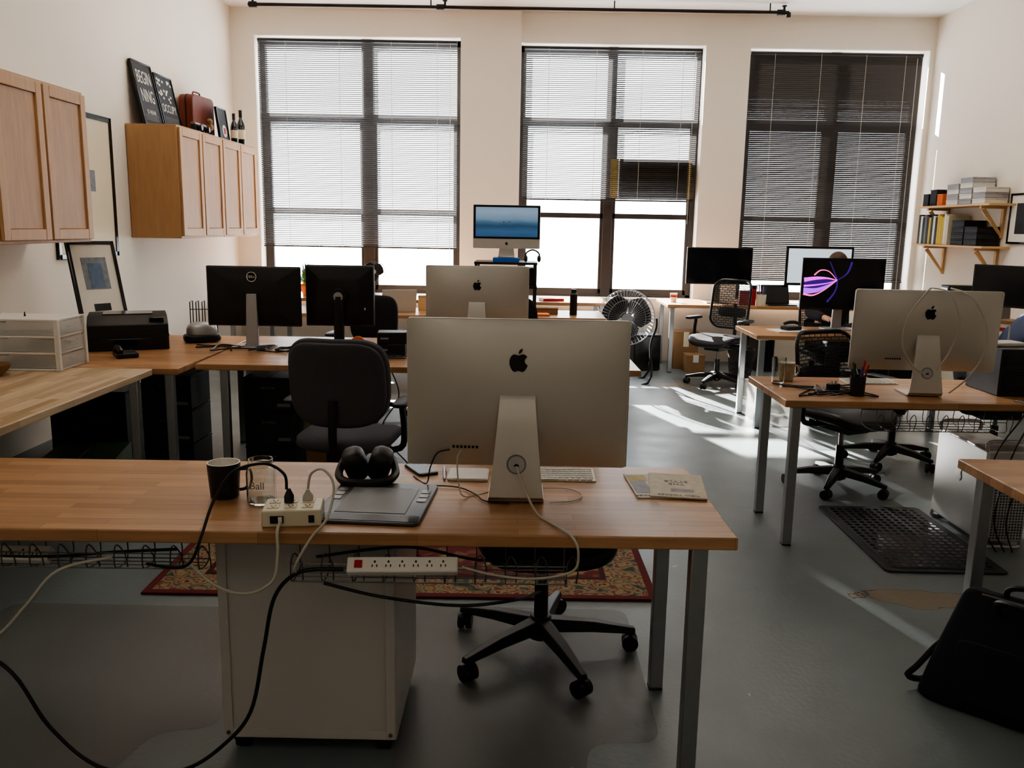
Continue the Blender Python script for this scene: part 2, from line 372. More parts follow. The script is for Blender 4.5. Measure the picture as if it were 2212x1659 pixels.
for i,(x0,x1,z0,z1) in enumerate(W):
    y0=YB+.20;y1=YB+.28
    r=bpy.data.objects.new('window_%d'%(i+1),None); COL.objects.link(r); r.location=((x0+x1)/2,y0,z0); struct(r)
    cx=(x0+x1)/2
    b=B(M_frame); e=.06
    b.box(x0,y0,z0,x0+e,y1,z1); b.box(x1-e,y0,z0,x1,y1,z1); b.box(x0,y0,z0,x1,y1,z0+.05); b.box(x0,y0,z1-.07,x1,y1,z1)
    m0,m1=mull[i]
    b.box(m0,y0-.02,z0,m1,y1+.02,z1)
    b.box(x0,y0-.02,2.70,x1,y1+.01,2.80)
    for (a,c) in ((x0+e,m0),(m1,x1-e)):
        b.box(a,y0,1.66,c,y1,1.72)
        b.box(a,y0,z0+.05,a+.035,y1-.03,2.70); b.box(c-.035,y0,z0+.05,c,y1-.03,2.70)
        b.box(a,y0,z0+.05,c,y1-.03,z0+.11)
    b.v=[v-Vector((cx,y0,z0)) for v in b.v]
    struct(b.make('frame',r,bevel=.004))
    g=B(M_pane); g.add([(x0-cx,.05,0),(x1-cx,.05,0),(x1-cx,.05,z1-z0),(x0-cx,.05,z1-z0)],[(0,1,2,3)]); struct(g.make('pane',r,flat=True))
    s=B(M_wall); s.box(x0-cx,-.20,0,x1-cx,0,.015); struct(s.make('sill',r,bevel=.003))
for i,(x0,x1,zb,zt,tilt,lab) in enumerate(((-3.03,-.755,1.27,3.60,.66,'dark metal venetian blind lowered over a tall window'),
        (.005,2.01,1.86,3.56,.62,'dark venetian blind drawn halfway over a window and air conditioner'),
        (2.57,4.51,.97,3.54,1.05,'dark venetian blind almost fully lowered, slats nearly closed'))):
    cx=(x0+x1)/2; yc=YB+.06
    r=root('window_blind',lab,'blind',(cx,yc,zb),0,'window blinds')
    w=(x1-x0)/2; h=zt-zb
    b=B(M_slatd if i==2 else M_slat); n=int((h-.06)/.022)
    for k in range(n):
        z=.03+(h-.07)*k/(n-1)
        t=tilt+R.uniform(-.02,.02)
        c,s_=math.cos(t)*.0118,math.sin(t)*.0118
        b.add([(-w,-c,z+s_),(w,-c,z+s_),(w,0,z+.0012),(-w,0,z+.0012),(w,c,z-s_),(-w,c,z-s_)],[(0,1,2,3),(3,2,4,5)])
    b.make('slats',r)
    B(M_rail).box(-w,-.018,h-.03,w,.018,h).make('headrail',r,bevel=.003)
    B(M_rail).box(-w,-.014,0,w,.014,.018).make('bottom_rail',r,bevel=.003)
    for q in (-.72,-.18,.34,.8):
        B(M_cord).cyl((q*w,-.018,.01),(q*w,-.018,h-.02),.0022,n=5).make('ladder_cord',r)
    B(M_cord).cyl((w*.93,-.024,-.25),(w*.93,-.024,h-.05),.003,n=5).make('pull_cord',r)
r=root('air_conditioner','dark window air conditioner with amber side panels','air conditioner',(1.52,YB+.2,1.90))
B(M_black).box(-.38,-.08,0,.42,.35,.44).make('body',r,bevel=.01)
b=B(M_blackg)
for k in range(14): b.box(-.35,-.088,.03+k*.028,.39,-.08,.045+k*.028)
b.make('grille',r)
B(M_amber).box(-.48,-.02,0,-.385,.0,.44).make('side_panel',r); B(M_amber).box(.425,-.02,0,.465,.0,.44).make('side_panel',r)
r=root('sprinkler_pipe','dark iron sprinkler pipe hung under the ceiling','pipe',(0,9.7,3.83))
b=B(M_iron); b.cyl((-2.95,0,0),(2.80,0,0),.018,n=12)
for x in (-2.9,-.9,2.72): b.cyl((x-.04,0,0),(x+.04,0,0),.030,n=12)
b.cyl((2.80,0,0),(2.80,.0,-.05),.022,n=10); b.make('pipe_run',r)
for x in (-1.0,.95,2.6): B(M_iron).cyl((x,0,.0),(x,0,.09),.007,n=8).make('hanger',r)
for x in (-2.9,-.85,2.75):
    b=B(M_iron); b.cyl((x,0,0),(x,0,.07),.012,n=10); b.cyl((x,0,.06),(x,0,.07),.026,n=10); b.make('sprinkler_head',r)

# ------------------------------------------------------------------ desks
def desk(x0,x1,y0,y1,label,rz=0,z=.75,th=.035,legs=None,mat=None,group=None,name='desk',ls=.045):
    cx=(x0+x1)/2;cy=(y0+y1)/2
    r=root(name,label,'desk',(cx,cy,0),rz,group)
    B(mat or M_beech).box(x0-cx,y0-cy,z-th,x1-cx,y1-cy,z).make('tabletop',r,bevel=.004)
    if legs is None: legs=[(x0+.06,y0+.06),(x1-.06,y0+.06),(x0+.06,y1-.06),(x1-.06,y1-.06)]
    for lx,ly in legs:
        lx-=cx;ly-=cy
        b=B(M_steel); b.cb(lx,ly,(z-th)/2+.004,ls,ls,z-th-.008); b.box(lx-ls*.9,ly-ls*.9,z-th-.006,lx+ls*.9,ly+ls*.9,z-th)
        b.m(M_black).cb(lx,ly,.004,ls*1.02,ls*1.02,.008)
        b.make('leg',r,bevel=.003)
    return r
DG='butcher block desks on steel legs'
desk(-1.95,.585,2.14,2.82,'long butcher block desk on square steel legs holding a silver computer',.018,legs=[(.496,2.205),(.494,2.70),(-1.88,2.20),(-1.88,2.74)],group=DG)
desk(-3.29,-2.0,2.92,4.615,'pale butcher block worktop running along the wall with cabinets above',0,mat=M_beechy,legs=[(-2.07,4.54),(-2.07,3.0),(-3.2,4.54),(-3.2,3.0)],group=DG)
desk(-3.29,-1.87,4.63,6.05,'corner butcher block worktop carrying a printer and plastic drawers',0,legs=[(-1.95,4.72),(-3.2,4.75),(-1.95,5.95),(-3.2,5.95)],group=DG)
desk(-1.845,.70,4.83,5.47,'butcher block desk with monitors seen from behind and tangled cables',.02,group=DG,legs=[(-1.70,4.90),(.62,4.90),(-1.70,5.40),(.62,5.40)])
desk(-1.85,.70,5.475,6.10,'butcher block desk pushed back to back with another desk',.02,group=DG,legs=[(-1.75,5.55),(.62,5.55),(-1.75,6.02),(.62,6.02)])
desk(1.29,2.95,4.06,4.75,'butcher block desk on steel legs with silver computer, mug and pens',0,group=DG,legs=[(1.36,4.12),(1.36,4.62),(2.87,4.12),(2.87,4.68)])
desk(1.60,3.0,2.25,3.03,'butcher block desk corner on steel leg above a black bag',0,group=DG,legs=[(1.67,2.96),(1.67,2.32),(2.9,2.3),(2.9,2.96)])
desk(1.85,3.35,6.65,7.33,'butcher block desk with a monitor glowing purple',0,group=DG)
desk(1.60,3.84,9.28,10.08,'butcher block desk under the windows with two monitors',0,group=DG)
desk(-2.3,.78,7.70,8.40,'butcher block desk with laptop and thermos by the computer stand',0,group=DG)
desk(-3.2,.95,9.30,10.08,'butcher block desk along the bright windows with plant and fan',0,group=DG)
desk(3.90,4.58,5.3,9.6,'long desk against the wall below pine shelves',0,mat=M_beechy,group=DG)

# ------------------------------------------------------------------ oak wall cabinets
def cabinet(y0,y1,z0=1.40,z1=2.34,label=''):
    r=root('wall_cabinet',label,'cabinet',(XL+.225,(y0+y1)/2,z0),0,'oak wall cabinets')
    w=(y1-y0)/2;h=z1-z0
    b=B(M_oak); b.box(-.22,-w+.001,0,.205,w-.001,h); b.make('body',r,bevel=.003)
    for k in (0,1):
        ya=-w+.012+k*(w); yb=ya+w-.02
        d=B(M_oak); st=.065; x0=.206;x1=.228
        d.box(x0,ya,.02,x1,ya+st,h-.02); d.box(x0,yb-st,.02,x1,yb,h-.02); d.box(x0,ya+st,.02,x1,yb-st,.02+st); d.box(x0,ya+st,h-.02-st,x1,yb-st,h-.02)
        d.m(M_oakd).box(x0,ya+st,.02+st,x0+.010,yb-st,h-.02-st)
        d.make('door',r,bevel=.004)
    return r
cabinet(4.80,5.84,z1=2.36,label='oak wall cabinet with two recessed panel doors')
cabinet(7.40,8.465,label='oak wall cabinet with two doors and framed posters on top')
cabinet(8.47,9.535,label='oak wall cabinet with two doors, suitcase and bottles on top')

# ------------------------------------------------------------------ pictures
def picture(name,label,cat,loc,w,h,rz,tilt=0,fw=.025,fm=None,matm=None,art=None,artsize=None,artc=(0,0),group=None):
    r=root(name,label,cat,loc,0,group); r.rotation_euler=(-tilt,0,rz)
    f=B(fm or M_blackg)
    f.box(-w/2,-.012,0,-w/2+fw,.012,h); f.box(w/2-fw,-.012,0,w/2,.012,h); f.box(-w/2,-.012,0,w/2,.012,fw); f.box(-w/2,-.012,h-fw,w/2,.012,h)
    f.make('frame',r,bevel=.002)
    B(matm or M_cream2).box(-w/2+fw,-.004,fw,w/2-fw,.008,h-fw).make('mat_board',r,flat=True)
    if art:
        aw,ah=artsize
        B(art).box(artc[0]-aw/2,-.006,artc[1]-ah/2,artc[0]+aw/2,-.0042,artc[1]+ah/2).make('print',r,flat=True)
    return r
picture('framed_picture','large black framed picture with cream mat hung on the wall','picture',(XL+.014,6.64,1.26),.92,1.08,pi/2,0,.035,art=M_picg,artsize=(.10,.16),artc=(.1,.58))
rp=picture('framed_picture','small black framed certificate leaning back behind the printer','picture',(-2.83,5.86,.765),.34,.65,math.radians(58),.24,.02,matm=M_paper,art=M_picg,artsize=(.18,.22),artc=(0,.43))
B(M_black).box(-.06,-.006,.17,.06,-.0042,.22).make('caption_plate',rp)
B(M_pic).box(-.05,-.0075,.33,.05,-.006,.50).make('print_figures',rp,flat=True)
M_dk2=pm('poster_dark','#17171b',.5,0,.5,18)
p1=picture('framed_poster','black poster reading BEGINNING in large white letters','poster',(XL+.13,7.70,2.345),.40,.54,pi/2,.2,.012,matm=M_dk2,group='posters on top of the cabinet')
text('BEGIN\nNING',.155,M_white,p1,(0,-.0055,.33),(pi/2,0,0),sx=.66); text('IS NEAR',.05,M_white,p1,(0,-.0055,.12),(pi/2,0,0))
b=B(M_tag)
for k in range(7): b.cb(R.uniform(-.03,.03),-.0055,.05+k*.008,.26,.001,.003)
b.make('fine_print',p1,flat=True)['kind']='stuff'
p2=picture('framed_poster','black and white poster reading OCCUPY','poster',(XL+.13,8.13,2.345),.40,.50,pi/2,.2,.012,matm=M_dk2,group='posters on top of the cabinet')
text('OCCUPY',.105,M_white,p2,(0,-.0055,.20),(pi/2,0,0),sx=.74)
b=B(M_white)
for k in range(22):
    a=R.uniform(-.15,.15);c=R.uniform(.27,.46); b.cb(a,-.0055,c,.030,.001,.020)
fl=b.make('printed_flags',p2,flat=True); fl['kind']='stuff'
b=B(M_tag)
for k in range(7): b.cb(0,-.0055,.05+k*.012,.30,.001,.004)
b.make('fine_print',p2,flat=True)['kind']='stuff'
r=root('suitcase','small reddish brown vintage leather suitcase standing on end','suitcase',(XL+.12,8.74,2.345),pi/2-.1)
b=B(M_suit); b.prism(rr(.46,.40,.06,6,0,.20),-.07,.07,UP); b.make('shell',r,bevel=.008)
b=B(M_iron); b.prism(rr(.465,.403,.06,6,0,.2015),-.006,.006,UP); b.make('trim_band',r)
b=B(M_suit); b.tube([(-.07,0,.40),(-.06,0,.435),(.06,0,.435),(.07,0,.40)],.008,8,5); b.make('handle',r)
rp=picture('small_picture','small dark picture with a red emblem leaning on a suitcase','picture',(XL+.32,8.93,2.345),.28,.32,pi/2,.12,.012,matm=M_dk2)
B(M_white).cyl((.03,-.006,.10),(.03,-.0042,.10),.06,n=24).make('disc',rp); B(M_red).box(.0,-.0075,.07,.06,-.006,.13).make('emblem',rp)
r=root('bird_figurine','small brown carved bird figurine','figurine',(XL+.35,8.42,2.345),.4)
b=B(M_card); b.sell((0,0,.08),(.04,.09,.04)); b.sell((0,-.07,.125),(.028,.035,.028)); b.make('body',r)
B(M_black).cyl((0,-.10,.125),(0,-.135,.12),.007,.001,8).make('beak',r)
b=B(M_black); b.cyl((0,0,0),(0,0,.055),.006,n=6); b.cyl((0,0,0),(0,0,.006),.03,n=16); b.make('stand',r)
for i,y in enumerate((8.04,8.22)):
    r=root('camera','old black and silver film camera','camera',(XL+.36,y,2.345),pi/2+.1*i,'vintage cameras on the cabinet')
    B(M_black).box(-.065,-.02,0,.065,.025,.06).make('body',r,bevel=.006)
    B(M_alud).box(-.065,-.02,.06,.065,.025,.08).make('top_plate',r,bevel=.004)
    b=B(M_blackg); b.cyl((0,-.02,.036),(0,-.06,.036),.027,.024,20); b.make('lens',r)
def bottle(loc,h,rad):
    r=root('bottle','dark glass wine bottle on top of the cabinet','bottle',loc,0,'wine bottles')
    B(M_bottle).lathe([(rad*.9,0),(rad,.01),(rad,h*.55),(rad*.85,h*.63),(rad*.36,h*.76),(rad*.33,h*.95),(rad*.40,h*.955),(rad*.4,h),(rad*.3,h)],n=20).make('glass',r)
    B(M_cream2).lathe([(rad*1.01,h*.18),(rad*1.01,h*.45)],n=20,cap=False).make('paper_label',r)
    B(M_black).lathe([(rad*.42,h*.8),(rad*.42,h*1.005)],n=16).make('foil_cap',r)
bottle((XL+.33,9.20,2.345),.30,.038); bottle((XL+.33,9.42,2.345),.36,.042)

# ------------------------------------------------------------------ all-in-one computers & monitors
APPLE=[(0.02,0.60),(0.14,0.645),(0.26,0.665),(0.36,0.62),(0.43,0.54),(0.36,0.48),(0.315,0.40),(0.31,0.31),(0.35,0.22),(0.42,0.155),(0.455,0.13),(0.41,0.01),(0.33,-0.12),(0.25,-0.19),(0.16,-0.195),(0.06,-0.155),(-0.03,-0.15),(-0.12,-0.19),(-0.20,-0.20),(-0.28,-0.14),(-0.37,0.0),(-0.43,0.18),(-0.43,0.36),(-0.38,0.52),(-0.28,0.63),(-0.17,0.655),(-0.07,0.62)]
LEAF=[(0.01,0.68),(0.02,0.80),(0.09,0.90),(0.20,0.95),(0.19,0.83),(0.12,0.73)]
def apple(b,s,M,z=0.0006):
    b.prism([(x*s,(y-.28)*s) for x,y in APPLE],-.001,z,M); b.prism([(x*s,(y-.28)*s) for x,y in LEAF],-.001,z,M)
def aio(loc,rz,label,w=.655,z0=.085,z1=.535,screen=None,tilt=0,sw=1,group='silver all-in-one computers'):
    r=root('desktop_computer',label,'computer',loc,rz,group)
    h=z1-z0; zc=(z0+z1)/2
    T_=TR(0,0,z0)@RXm(-tilt)@TR(0,0,-z0)
    def prof(u): return max(0,1-abs(u)**2.6)
    def yb(u,v): return .0065+.036*prof(u)**.8*prof(v)**.9
    b=B(M_alu); b.loft([[(x*s_,y,q*s_+zc) for x,q in rr(w,h,.012,5)] for s_,y in ((1,-.004),(1,.004),(.996,.0066))],M=T_)
    def sm(u): return u*1.35-.35*u**3
    b.grid(lambda u,v: Vector((sm(u)*w/2*.990,max(yb(sm(u),sm(v)),.0060),zc+sm(v)*h/2*.988)),32,26,T_)
    b.make('housing',r,ang=50)
    b=B(M_blackg); b.box(-w/2+.003,-.006,z0+.095,w/2-.003,-.0042,z1-.003,T_)
    b.m(screen or M_off).box(-w/2+.025,-.0068,z0+.115,w/2-.025,-.0062,z1-.023,T_); b.make('screen',r,flat=True)
    b=B(M_logo); yv=yb(0,.45); apple(b,.060,T_@TR(0,yv-.001,zc+h*.225)@BK,.0045); b.make('logo',r,flat=True)
    b=B(M_logo)
    for k in range(7):
        x=.115+k*.0115; yq=yb(x/(w/2),-(h/2-.062)/(h/2)); b.box(x,yq-.004,z0+.058,x+.007,yq+.0012,z0+.066,T_)
    b.make('ports',r,flat=True)
    b=B(M_logo); apple(b,.03,T_@TR(0,-.0045,z0+.05)@UP,.002); b.make('front_logo',r,flat=True)
    def sec(y,z,ny,nz,wd,t=.007):
        return [(-wd/2,y-ny*t/2,z-nz*t/2),(wd/2,y-ny*t/2,z-nz*t/2),(wd/2,y+ny*t/2,z+nz*t/2),(-wd/2,y+ny*t/2,z+nz*t/2)]
    st=B(M_alu)
    st.loft([sec(-.085,.005,0,1,.165*sw),sec(.06,.005,0,1,.165*sw),sec(.082,.008,.45,.9,.163*sw),sec(.090,.020,1,.1,.160*sw),sec(.082,.10,1,.1,.140*sw),sec(.066,.22,1,.12,.118*sw),sec(.052,.30,1,.15,.105*sw),sec(.034,.318,1,.3,.104*sw)])
    st.make('stand',r,bevel=.0015)
    b=B(M_alud); b.cyl((0,.078,.118),(0,.0855,.119),.029,n=28); b.m(M_sil).cyl((0,.08,.118),(0,.087,.119),.024,n=28); b.m(M_logo).cyl((0,.086,.113),(0,.0878,.113),.008,n=14)
    b.make('cable_hole',r)
    return r
aio((0.0,2.50,.75),pi,'large silver aluminum all-in-one computer seen from behind on a desk',z0=.092)
aio((-.275,5.60,.75),pi,'silver all-in-one computer seen from behind on the second desk row',w=.67,z1=.545)
aio((2.03,4.30,.75),pi-.04,'silver all-in-one computer seen from behind with white cable draped over',w=.72,z0=.12,z1=.525,tilt=.05,sw=1.02)
r=aio((-.14,8.66,1.247),0,'silver all-in-one computer showing a blue lake login screen',w=.665,z0=.085,z1=.51,screen=M_lake)
b=B(M_tag)
for x in (-.03,.03): b.cyl((x,-.0068,.345),(x,-.0078,.345),.007,n=16)
for x in (-.03,0,.03): b.box(x-.005,-.0075,.215,x+.005,-.0068,.218)
b.box(-.036,-.0075,.328,-.024,-.0068,.331); b.box(.024,-.0075,.328,.036,-.0068,.331); b.make('login_icons',r,flat=True)['kind']='stuff'
def monitor(loc,rz,label,w,h,z0,screen,style='neck',tilt=0,mat=None,smat=None,name='monitor',bz=.015):
    r=root(name,label,'monitor',loc,rz)
    mat=mat or M_black; T_=TR(0,0,z0)@RXm(-tilt)@TR(0,0,-z0)
    b=B(mat); b.loft([[(x*s_,y,q*s2+z0+h/2) for x,q in rr(w,h,.008,4)] for s_,s2,y in ((1,1,-.012),(1,1,.01),(.97,.95,.022),(.62,.62,.045),(.55,.5,.05))],M=T_); b.make('housing',r,bevel=.002,ang=30)
    b=B(screen); b.box(-w/2+bz,-.0135,z0+bz+.003,w/2-bz,-.0122,z0+h-bz,T_); b.make('screen',r,flat=True)
    smat=smat or M_alud
    b=B(smat)
    if style=='neck': b.loft([[(-.04,.055,0.01),(.04,.055,.01),(.04,.085,.01),(-.04,.085,.01)],[(-.032,.05,z0+h*.55),(.032,.05,z0+h*.55),(.032,.07,z0+h*.55),(-.032,.07,z0+h*.55)]])
    else: b.cyl((0,.07,.01),(0,.065,z0+h*.5),.035,n=16); b.cyl((0,.045,z0+h*.5),(0,.09,z0+h*.5),.05,n=20)
    b.make('stand_neck',r,bevel=.003)
    b=B(smat); b.prism(rr(.26,.19,.03,5,0,.03),0,.012); b.make('stand_base',r,bevel=.003)
    return r
r=monitor((-1.715,5.55,.75),pi,'black flat monitor seen from behind with a round logo',.605,.385,.135,M_off,smat=M_sil)
b=B(M_white); b.lathe([(.032,0),(.032,.003),(.028,.003),(.028,0)],n=28,M=TR(0,.050,.455)@RXm(-pi/2)); b.make('logo_ring',r)
text('DELL',.024,M_white,r,(0,.056,.455),(pi/2,0,pi),ext=.001)
r=monitor((-1.185,5.68,.75),pi+.04,'black square monitor seen from behind on a round neck',.45,.40,.13,M_off,style='round',smat=M_black)
b=B(M_black)
for k in range(18): b.box(-.20,.010,.16+k*.019,.20,.024,.166+k*.019)
b.make('vent_ribs',r); B(M_white).box(-.17,.03,.24,-.08,.0385,.255).make('sticker',r,flat=True)
b=B(M_sil); b.cyl((0,.09,.33),(0,.094,.33),.03,n=24); b.make('badge',r)
r=monitor((2.655,7.13,.75),0,'black monitor glowing with a purple light swirl wallpaper',.68,.42,.17,M_off,smat=M_sil)
def ribbon(b,pts,w0,w1,y):
    P=catmull([(p[0],0,p[1]) for p in pts],6); n=len(P); vs=[];fs=[]
    for i,p in enumerate(P):
        d=(P[min(i+1,n-1)]-P[max(i-1,0)]).normalized(); nn=Vector((-d.z,0,d.x)); w=w0+(w1-w0)*i/(n-1)
        vs+= [p+nn*w+Vector((0,y,0)),p-nn*w+Vector((0,y,0))]
    for i in range(n-1): fs.append((2*i,2*i+1,2*i+3,2*i+2))
    b.add(vs,fs)
zz=.17+.21; nx_=-.05; nz_=zz+.03
b=B(M_violet)
ribbon(b,[(-.32,zz-.01),(-.22,zz+.0),(-.13,zz+.01),(nx_,nz_)],.06,.004,-.0139)
ribbon(b,[(-.12,zz+.18),(-.09,zz+.12),(nx_,nz_),(-.06,zz-.06),(-.12,zz-.15)],.003,.008,-.0139)
b.m(M_purple); ribbon(b,[(-.32,zz-.06),(-.22,zz-.055),(-.13,zz-.02),(nx_,nz_)],.026,.003,-.0142)
b.m(M_mag); ribbon(b,[(-.32,zz+.03),(-.22,zz+.045),(-.13,zz+.045),(nx_,nz_)],.018,.002,-.0142); ribbon(b,[(-.32,zz-.02),(-.22,zz-.01),(-.13,zz+.005),(nx_,nz_)],.008,.002,-.0143)
b.m(M_pink); ribbon(b,[(-.24,zz+.07),(-.19,zz+.11),(-.12,zz+.10),(nx_,nz_)],.006,.002,-.0144); ribbon(b,[(-.32,zz-.085),(-.24,zz-.095),(-.15,zz-.05),(nx_,nz_)],.008,.002,-.0144)
b.m(M_violet); ribbon(b,[(nx_,nz_),(.01,zz+.07),(.04,zz+.11),(.06,zz+.18)],.003,.010,-.0146)
b.make('wallpaper',r,flat=True)['kind']='stuff'
monitor((2.19,9.55,.75),0,'black monitor switched off on the window desk',.72,.40,.21,M_off)
monitor((3.30,9.60,.75),0,'black framed monitor with a bright white screen',.74,.43,.21,M_lite,bz=.026)
monitor((4.22,7.55,.75),-1.0,'dark monitor facing away along the wall desk',.56,.36,.18,M_off)
r=root('computer_stand','tall black metal stand with shelves under a computer','stand',(-.14,8.70,0))
for sx in (-1,1):
    for y in (-.22,.22): B(M_black).cb(sx*.29,y,.59,.03,.03,1.18).make('post',r)
for z in (.15,.55,.95,1.18): B(M_black).box(-.31,-.24,z,.31,.24,z+.025).make('shelf',r,bevel=.003)
B(M_black).box(-.29,-.20,.975,.29,.2,1.15).make('drawer',r,bevel=.004)

# ------------------------------------------------------------------ books / boxes helpers
def book(loc,sx,sy,sz,mat,label,rz=0,group=None,cat='book',name='book',rot=None):
    r=root(name,label,cat,loc,rz,group)
    if rot: r.rotation_euler=rot
    c=B(mat); t=min(.003,sz*.15)
    c.box(-sx/2,-sy/2,0,sx/2,sy/2,t); c.box(-sx/2,-sy/2,sz-t,sx/2,sy/2,sz); c.box(-sx/2,-sy/2,t,sx/2,-sy/2+t,sz-t); c.make('cover',r,flat=True)
    B(M_paper).box(-sx/2+.004,-sy/2+t,t,sx/2-.004,sy/2-.004,sz-t).make('pages',r,flat=True)
    return r
def carton(loc,sx,sy,sz,mat,label,rz=0,group=None,lab=None,name='storage_box',tape=None,cat='box'):
    r=root(name,label,cat,loc,rz,group)
    B(mat).box(-sx/2,-sy/2,0,sx/2,sy/2,sz-.012).make('box_body',r,bevel=.004)
    b=B(mat); b.box(-sx/2-.002,-sy/2-.002,sz-.012,-.002,sy/2+.002,sz); b.box(.002,-sy/2-.002,sz-.012,sx/2+.002,sy/2+.002,sz); b.make('lid',r,bevel=.002)
    if tape: B(tape).box(-.03,-sy/2-.004,sz*.6,.03,-sy/2-.001,sz).make('tape',r,flat=True)
    if lab: text(lab,.028,M_tag,r,(0,-sy/2-.003,sz*.7),(pi/2,0,0)); B(M_tag).box(.05,-sy/2-.002,.03,.13,-sy/2-.0005,.05).make('shipping_label',r,flat=True)
    return r
book((-.14,8.64,1.206),.26,.22,.038,M_blue,'thick blue book under the login computer')

# ------------------------------------------------------------------ chairs
def superpad(b,c,r,e1=.35,e2=.35,fn=None,M=None,nu=36,nv=16): b.sell(c,r,e1,e2,nu,nv,fn,M)
def chair(loc,rz,label,style='mesh',fab=None,arms=True,brot=0,bh=.50,seatz=.47,group='office swivel chairs',bw=.23,br_=1.0,shell=None):
    r=root('office_chair',label,'chair',loc,rz,group)
    fab=fab or M_leather
    base=B(M_black); base.cyl((0,0,.06),(0,0,.145),.048,.038,20)
    for k in range(5):
        a=brot+k*2*pi/5; M=RZm(a)
        L2=.31*br_
        base.loft([[(-.030,-.02,.085),(.030,-.02,.085),(.024,-.02,.135),(-.024,-.02,.135)],[(-.026,-L2*.55,.080),(.026,-L2*.55,.080),(.020,-L2*.55,.118),(-.020,-L2*.55,.118)],[(-.017,-L2,.064),(.017,-L2,.064),(.012,-L2,.086),(-.012,-L2,.086)]],M=M)
    bo=base.make('base',r,bevel=.004)
    for k in range(5):
        a=brot+k*2*pi/5
        cs=B(M_black); M=TR(.295*br_*math.sin(a),-.295*br_*math.cos(a),0)@RZm(a*2.3+k)
        cs.cyl((.005,0,.030),(.026,0,.030),.030,n=20,M=M); cs.cyl((-.026,0,.030),(-.005,0,.030),.030,n=20,M=M)
        cs.cyl((-.01,0,.030),(.01,0,.030),.02,n=12,M=M); cs.cyl((0,0,.03),(0,0,.072),.007,n=8,M=M)
        cs.make('caster',bo)
    g=B(M_black); g.cyl((0,0,.05),(0,0,.27),.027,.025,18); g.m(M_alud).cyl((0,0,.27),(0,0,seatz-.09),.014,n=14); g.make('gas_lift',r)
    m=B(M_black); m.box(-.085,-.13,seatz-.105,.085,.14,seatz-.045); m.cyl((.07,-.02,seatz-.07),(.22,-.04,seatz-.075),.006,n=8); m.sell((.23,-.04,seatz-.075),(.03,.012,.008)); m.make('tilt_mechanism',r,bevel=.006)
    s=B(fab)
    def sf(p): return Vector((p.x,p.y,p.z+ .25*p.x*p.x-(.35*max(0,-p.y-.12)**2*8)))
    superpad(s,(0,-.01,seatz-.005),(.25,.24,.042),.5,.45,sf); s.make('seat',r,ang=80)
    zc=seatz+.10+bh/2; M=TR(0,.23,zc)@RXm(-.14)
    def cf(p): return Vector((p.x,p.y-1.1*p.x*p.x+.25*p.z*p.z,p.z))
    if style=='pad':
        def pf(p):
            q=cf(p); t=p.z/(bh/2); q.x*=1-.07*max(0,t)**2-.05*max(0,-t)**2; return q
        k=B(fab); superpad(k,(0,0,0),(bw,.032,bh/2),.5,.35,pf,M,48,24)
        k.make('backrest',r,ang=80)
        k=B(shell or M_black); superpad(k,(0,.028,0),(bw*.95,.022,bh/2*.94),.5,.35,pf,M,48,24); k.make('backrest_shell',r,ang=80)
        k=B(M_black); k.tube([(0,.08,seatz-.07),(0,.22,seatz-.06),(0,.29,seatz+.04),(0,.27,zc-.08)],.022,8,5); k.make('back_support',r)
    else:
        k=B(M_black); loop=[(x,0,z) for x,z in rr(bw*2,bh,.10,6)]
        loop=[cf(Vector(p)) for p in loop]; k.tube(loop,.013,8,loop=True,M=M); k.make('backrest_frame',r)
        k=B(M_mesh); vs=[];fs=[]; nx,nz=12,12
        for i in range(nz+1):
            for j in range(nx+1):
                u=(j/nx*2-1);v=(i/nz*2-1)
                x=u*math.sqrt(max(0,1-.30*v**4))*(bw-.006);z=v*math.sqrt(max(0,1-.22*u**4))*(bh/2-.006)
                vs.append(cf(Vector((x,0,z))))
        for i in range(nz):
            for j in range(nx): a=i*(nx+1)+j; fs.append((a,a+1,a+nx+2,a+nx+1))
        k.add(vs,fs,M); k.make('backrest_mesh',r,ang=80)
        k=B(M_black); k.tube([(0,.08,seatz-.07),(0,.24,seatz-.06),(0,.31,seatz+.04),(0,.29,zc)],.020,8,5)
        superpad(k,(0,.035,-.08),(bw*.75,.012,.05),.5,.5,cf,M); k.make('back_support',r)
    if arms:
        for sx in (-1,1):
            a=B(M_black); a.tube([(sx*.12,.02,seatz-.06),(sx*.28,.03,seatz-.04),(sx*.30,.03,seatz+.06),(sx*.29,.03,seatz+.18)],.017,8,4)
            superpad(a,(sx*.29,-.01,seatz+.20),(.04,.125,.016),.5,.5); a.make('armrest',r)
    return r
chair((.10,2.955,0.005),.12,'black office chair on star base tucked under a desk',style='mesh',brot=.28,bh=.42,seatz=.47,bw=.22,arms=False,br_=1.14)
chair((-.885,4.42,0.012),pi-.10,'gray fabric office chair seen from behind',style='pad',fab=M_gray,shell=M_grays,bh=.46,seatz=.425,brot=.2,bw=.262)
chair((1.98,5.12,0),.45,'black mesh office chair with padded leather seat',style='mesh',brot=.25,bh=.37,bw=.23)
chair((2.0,8.55,0.005),-.75,'black mesh office chair turned sideways by a desk',style='mesh',brot=.1,bh=.48,bw=.21)
chair((-.07,6.75,0),.05,'dark office chair behind a silver computer',style='pad',fab=M_dark,bh=.42,brot=.4,arms=False)
chair((-1.22,6.9,0),-.1,'dark office chair near the second desk row',style='pad',fab=M_dark,bh=.40,brot=.4,bw=.2)
chair((2.56,5.74,0),2.6,'black office chair base behind another chair',style='mesh',brot=.5,bh=.34,arms=False)

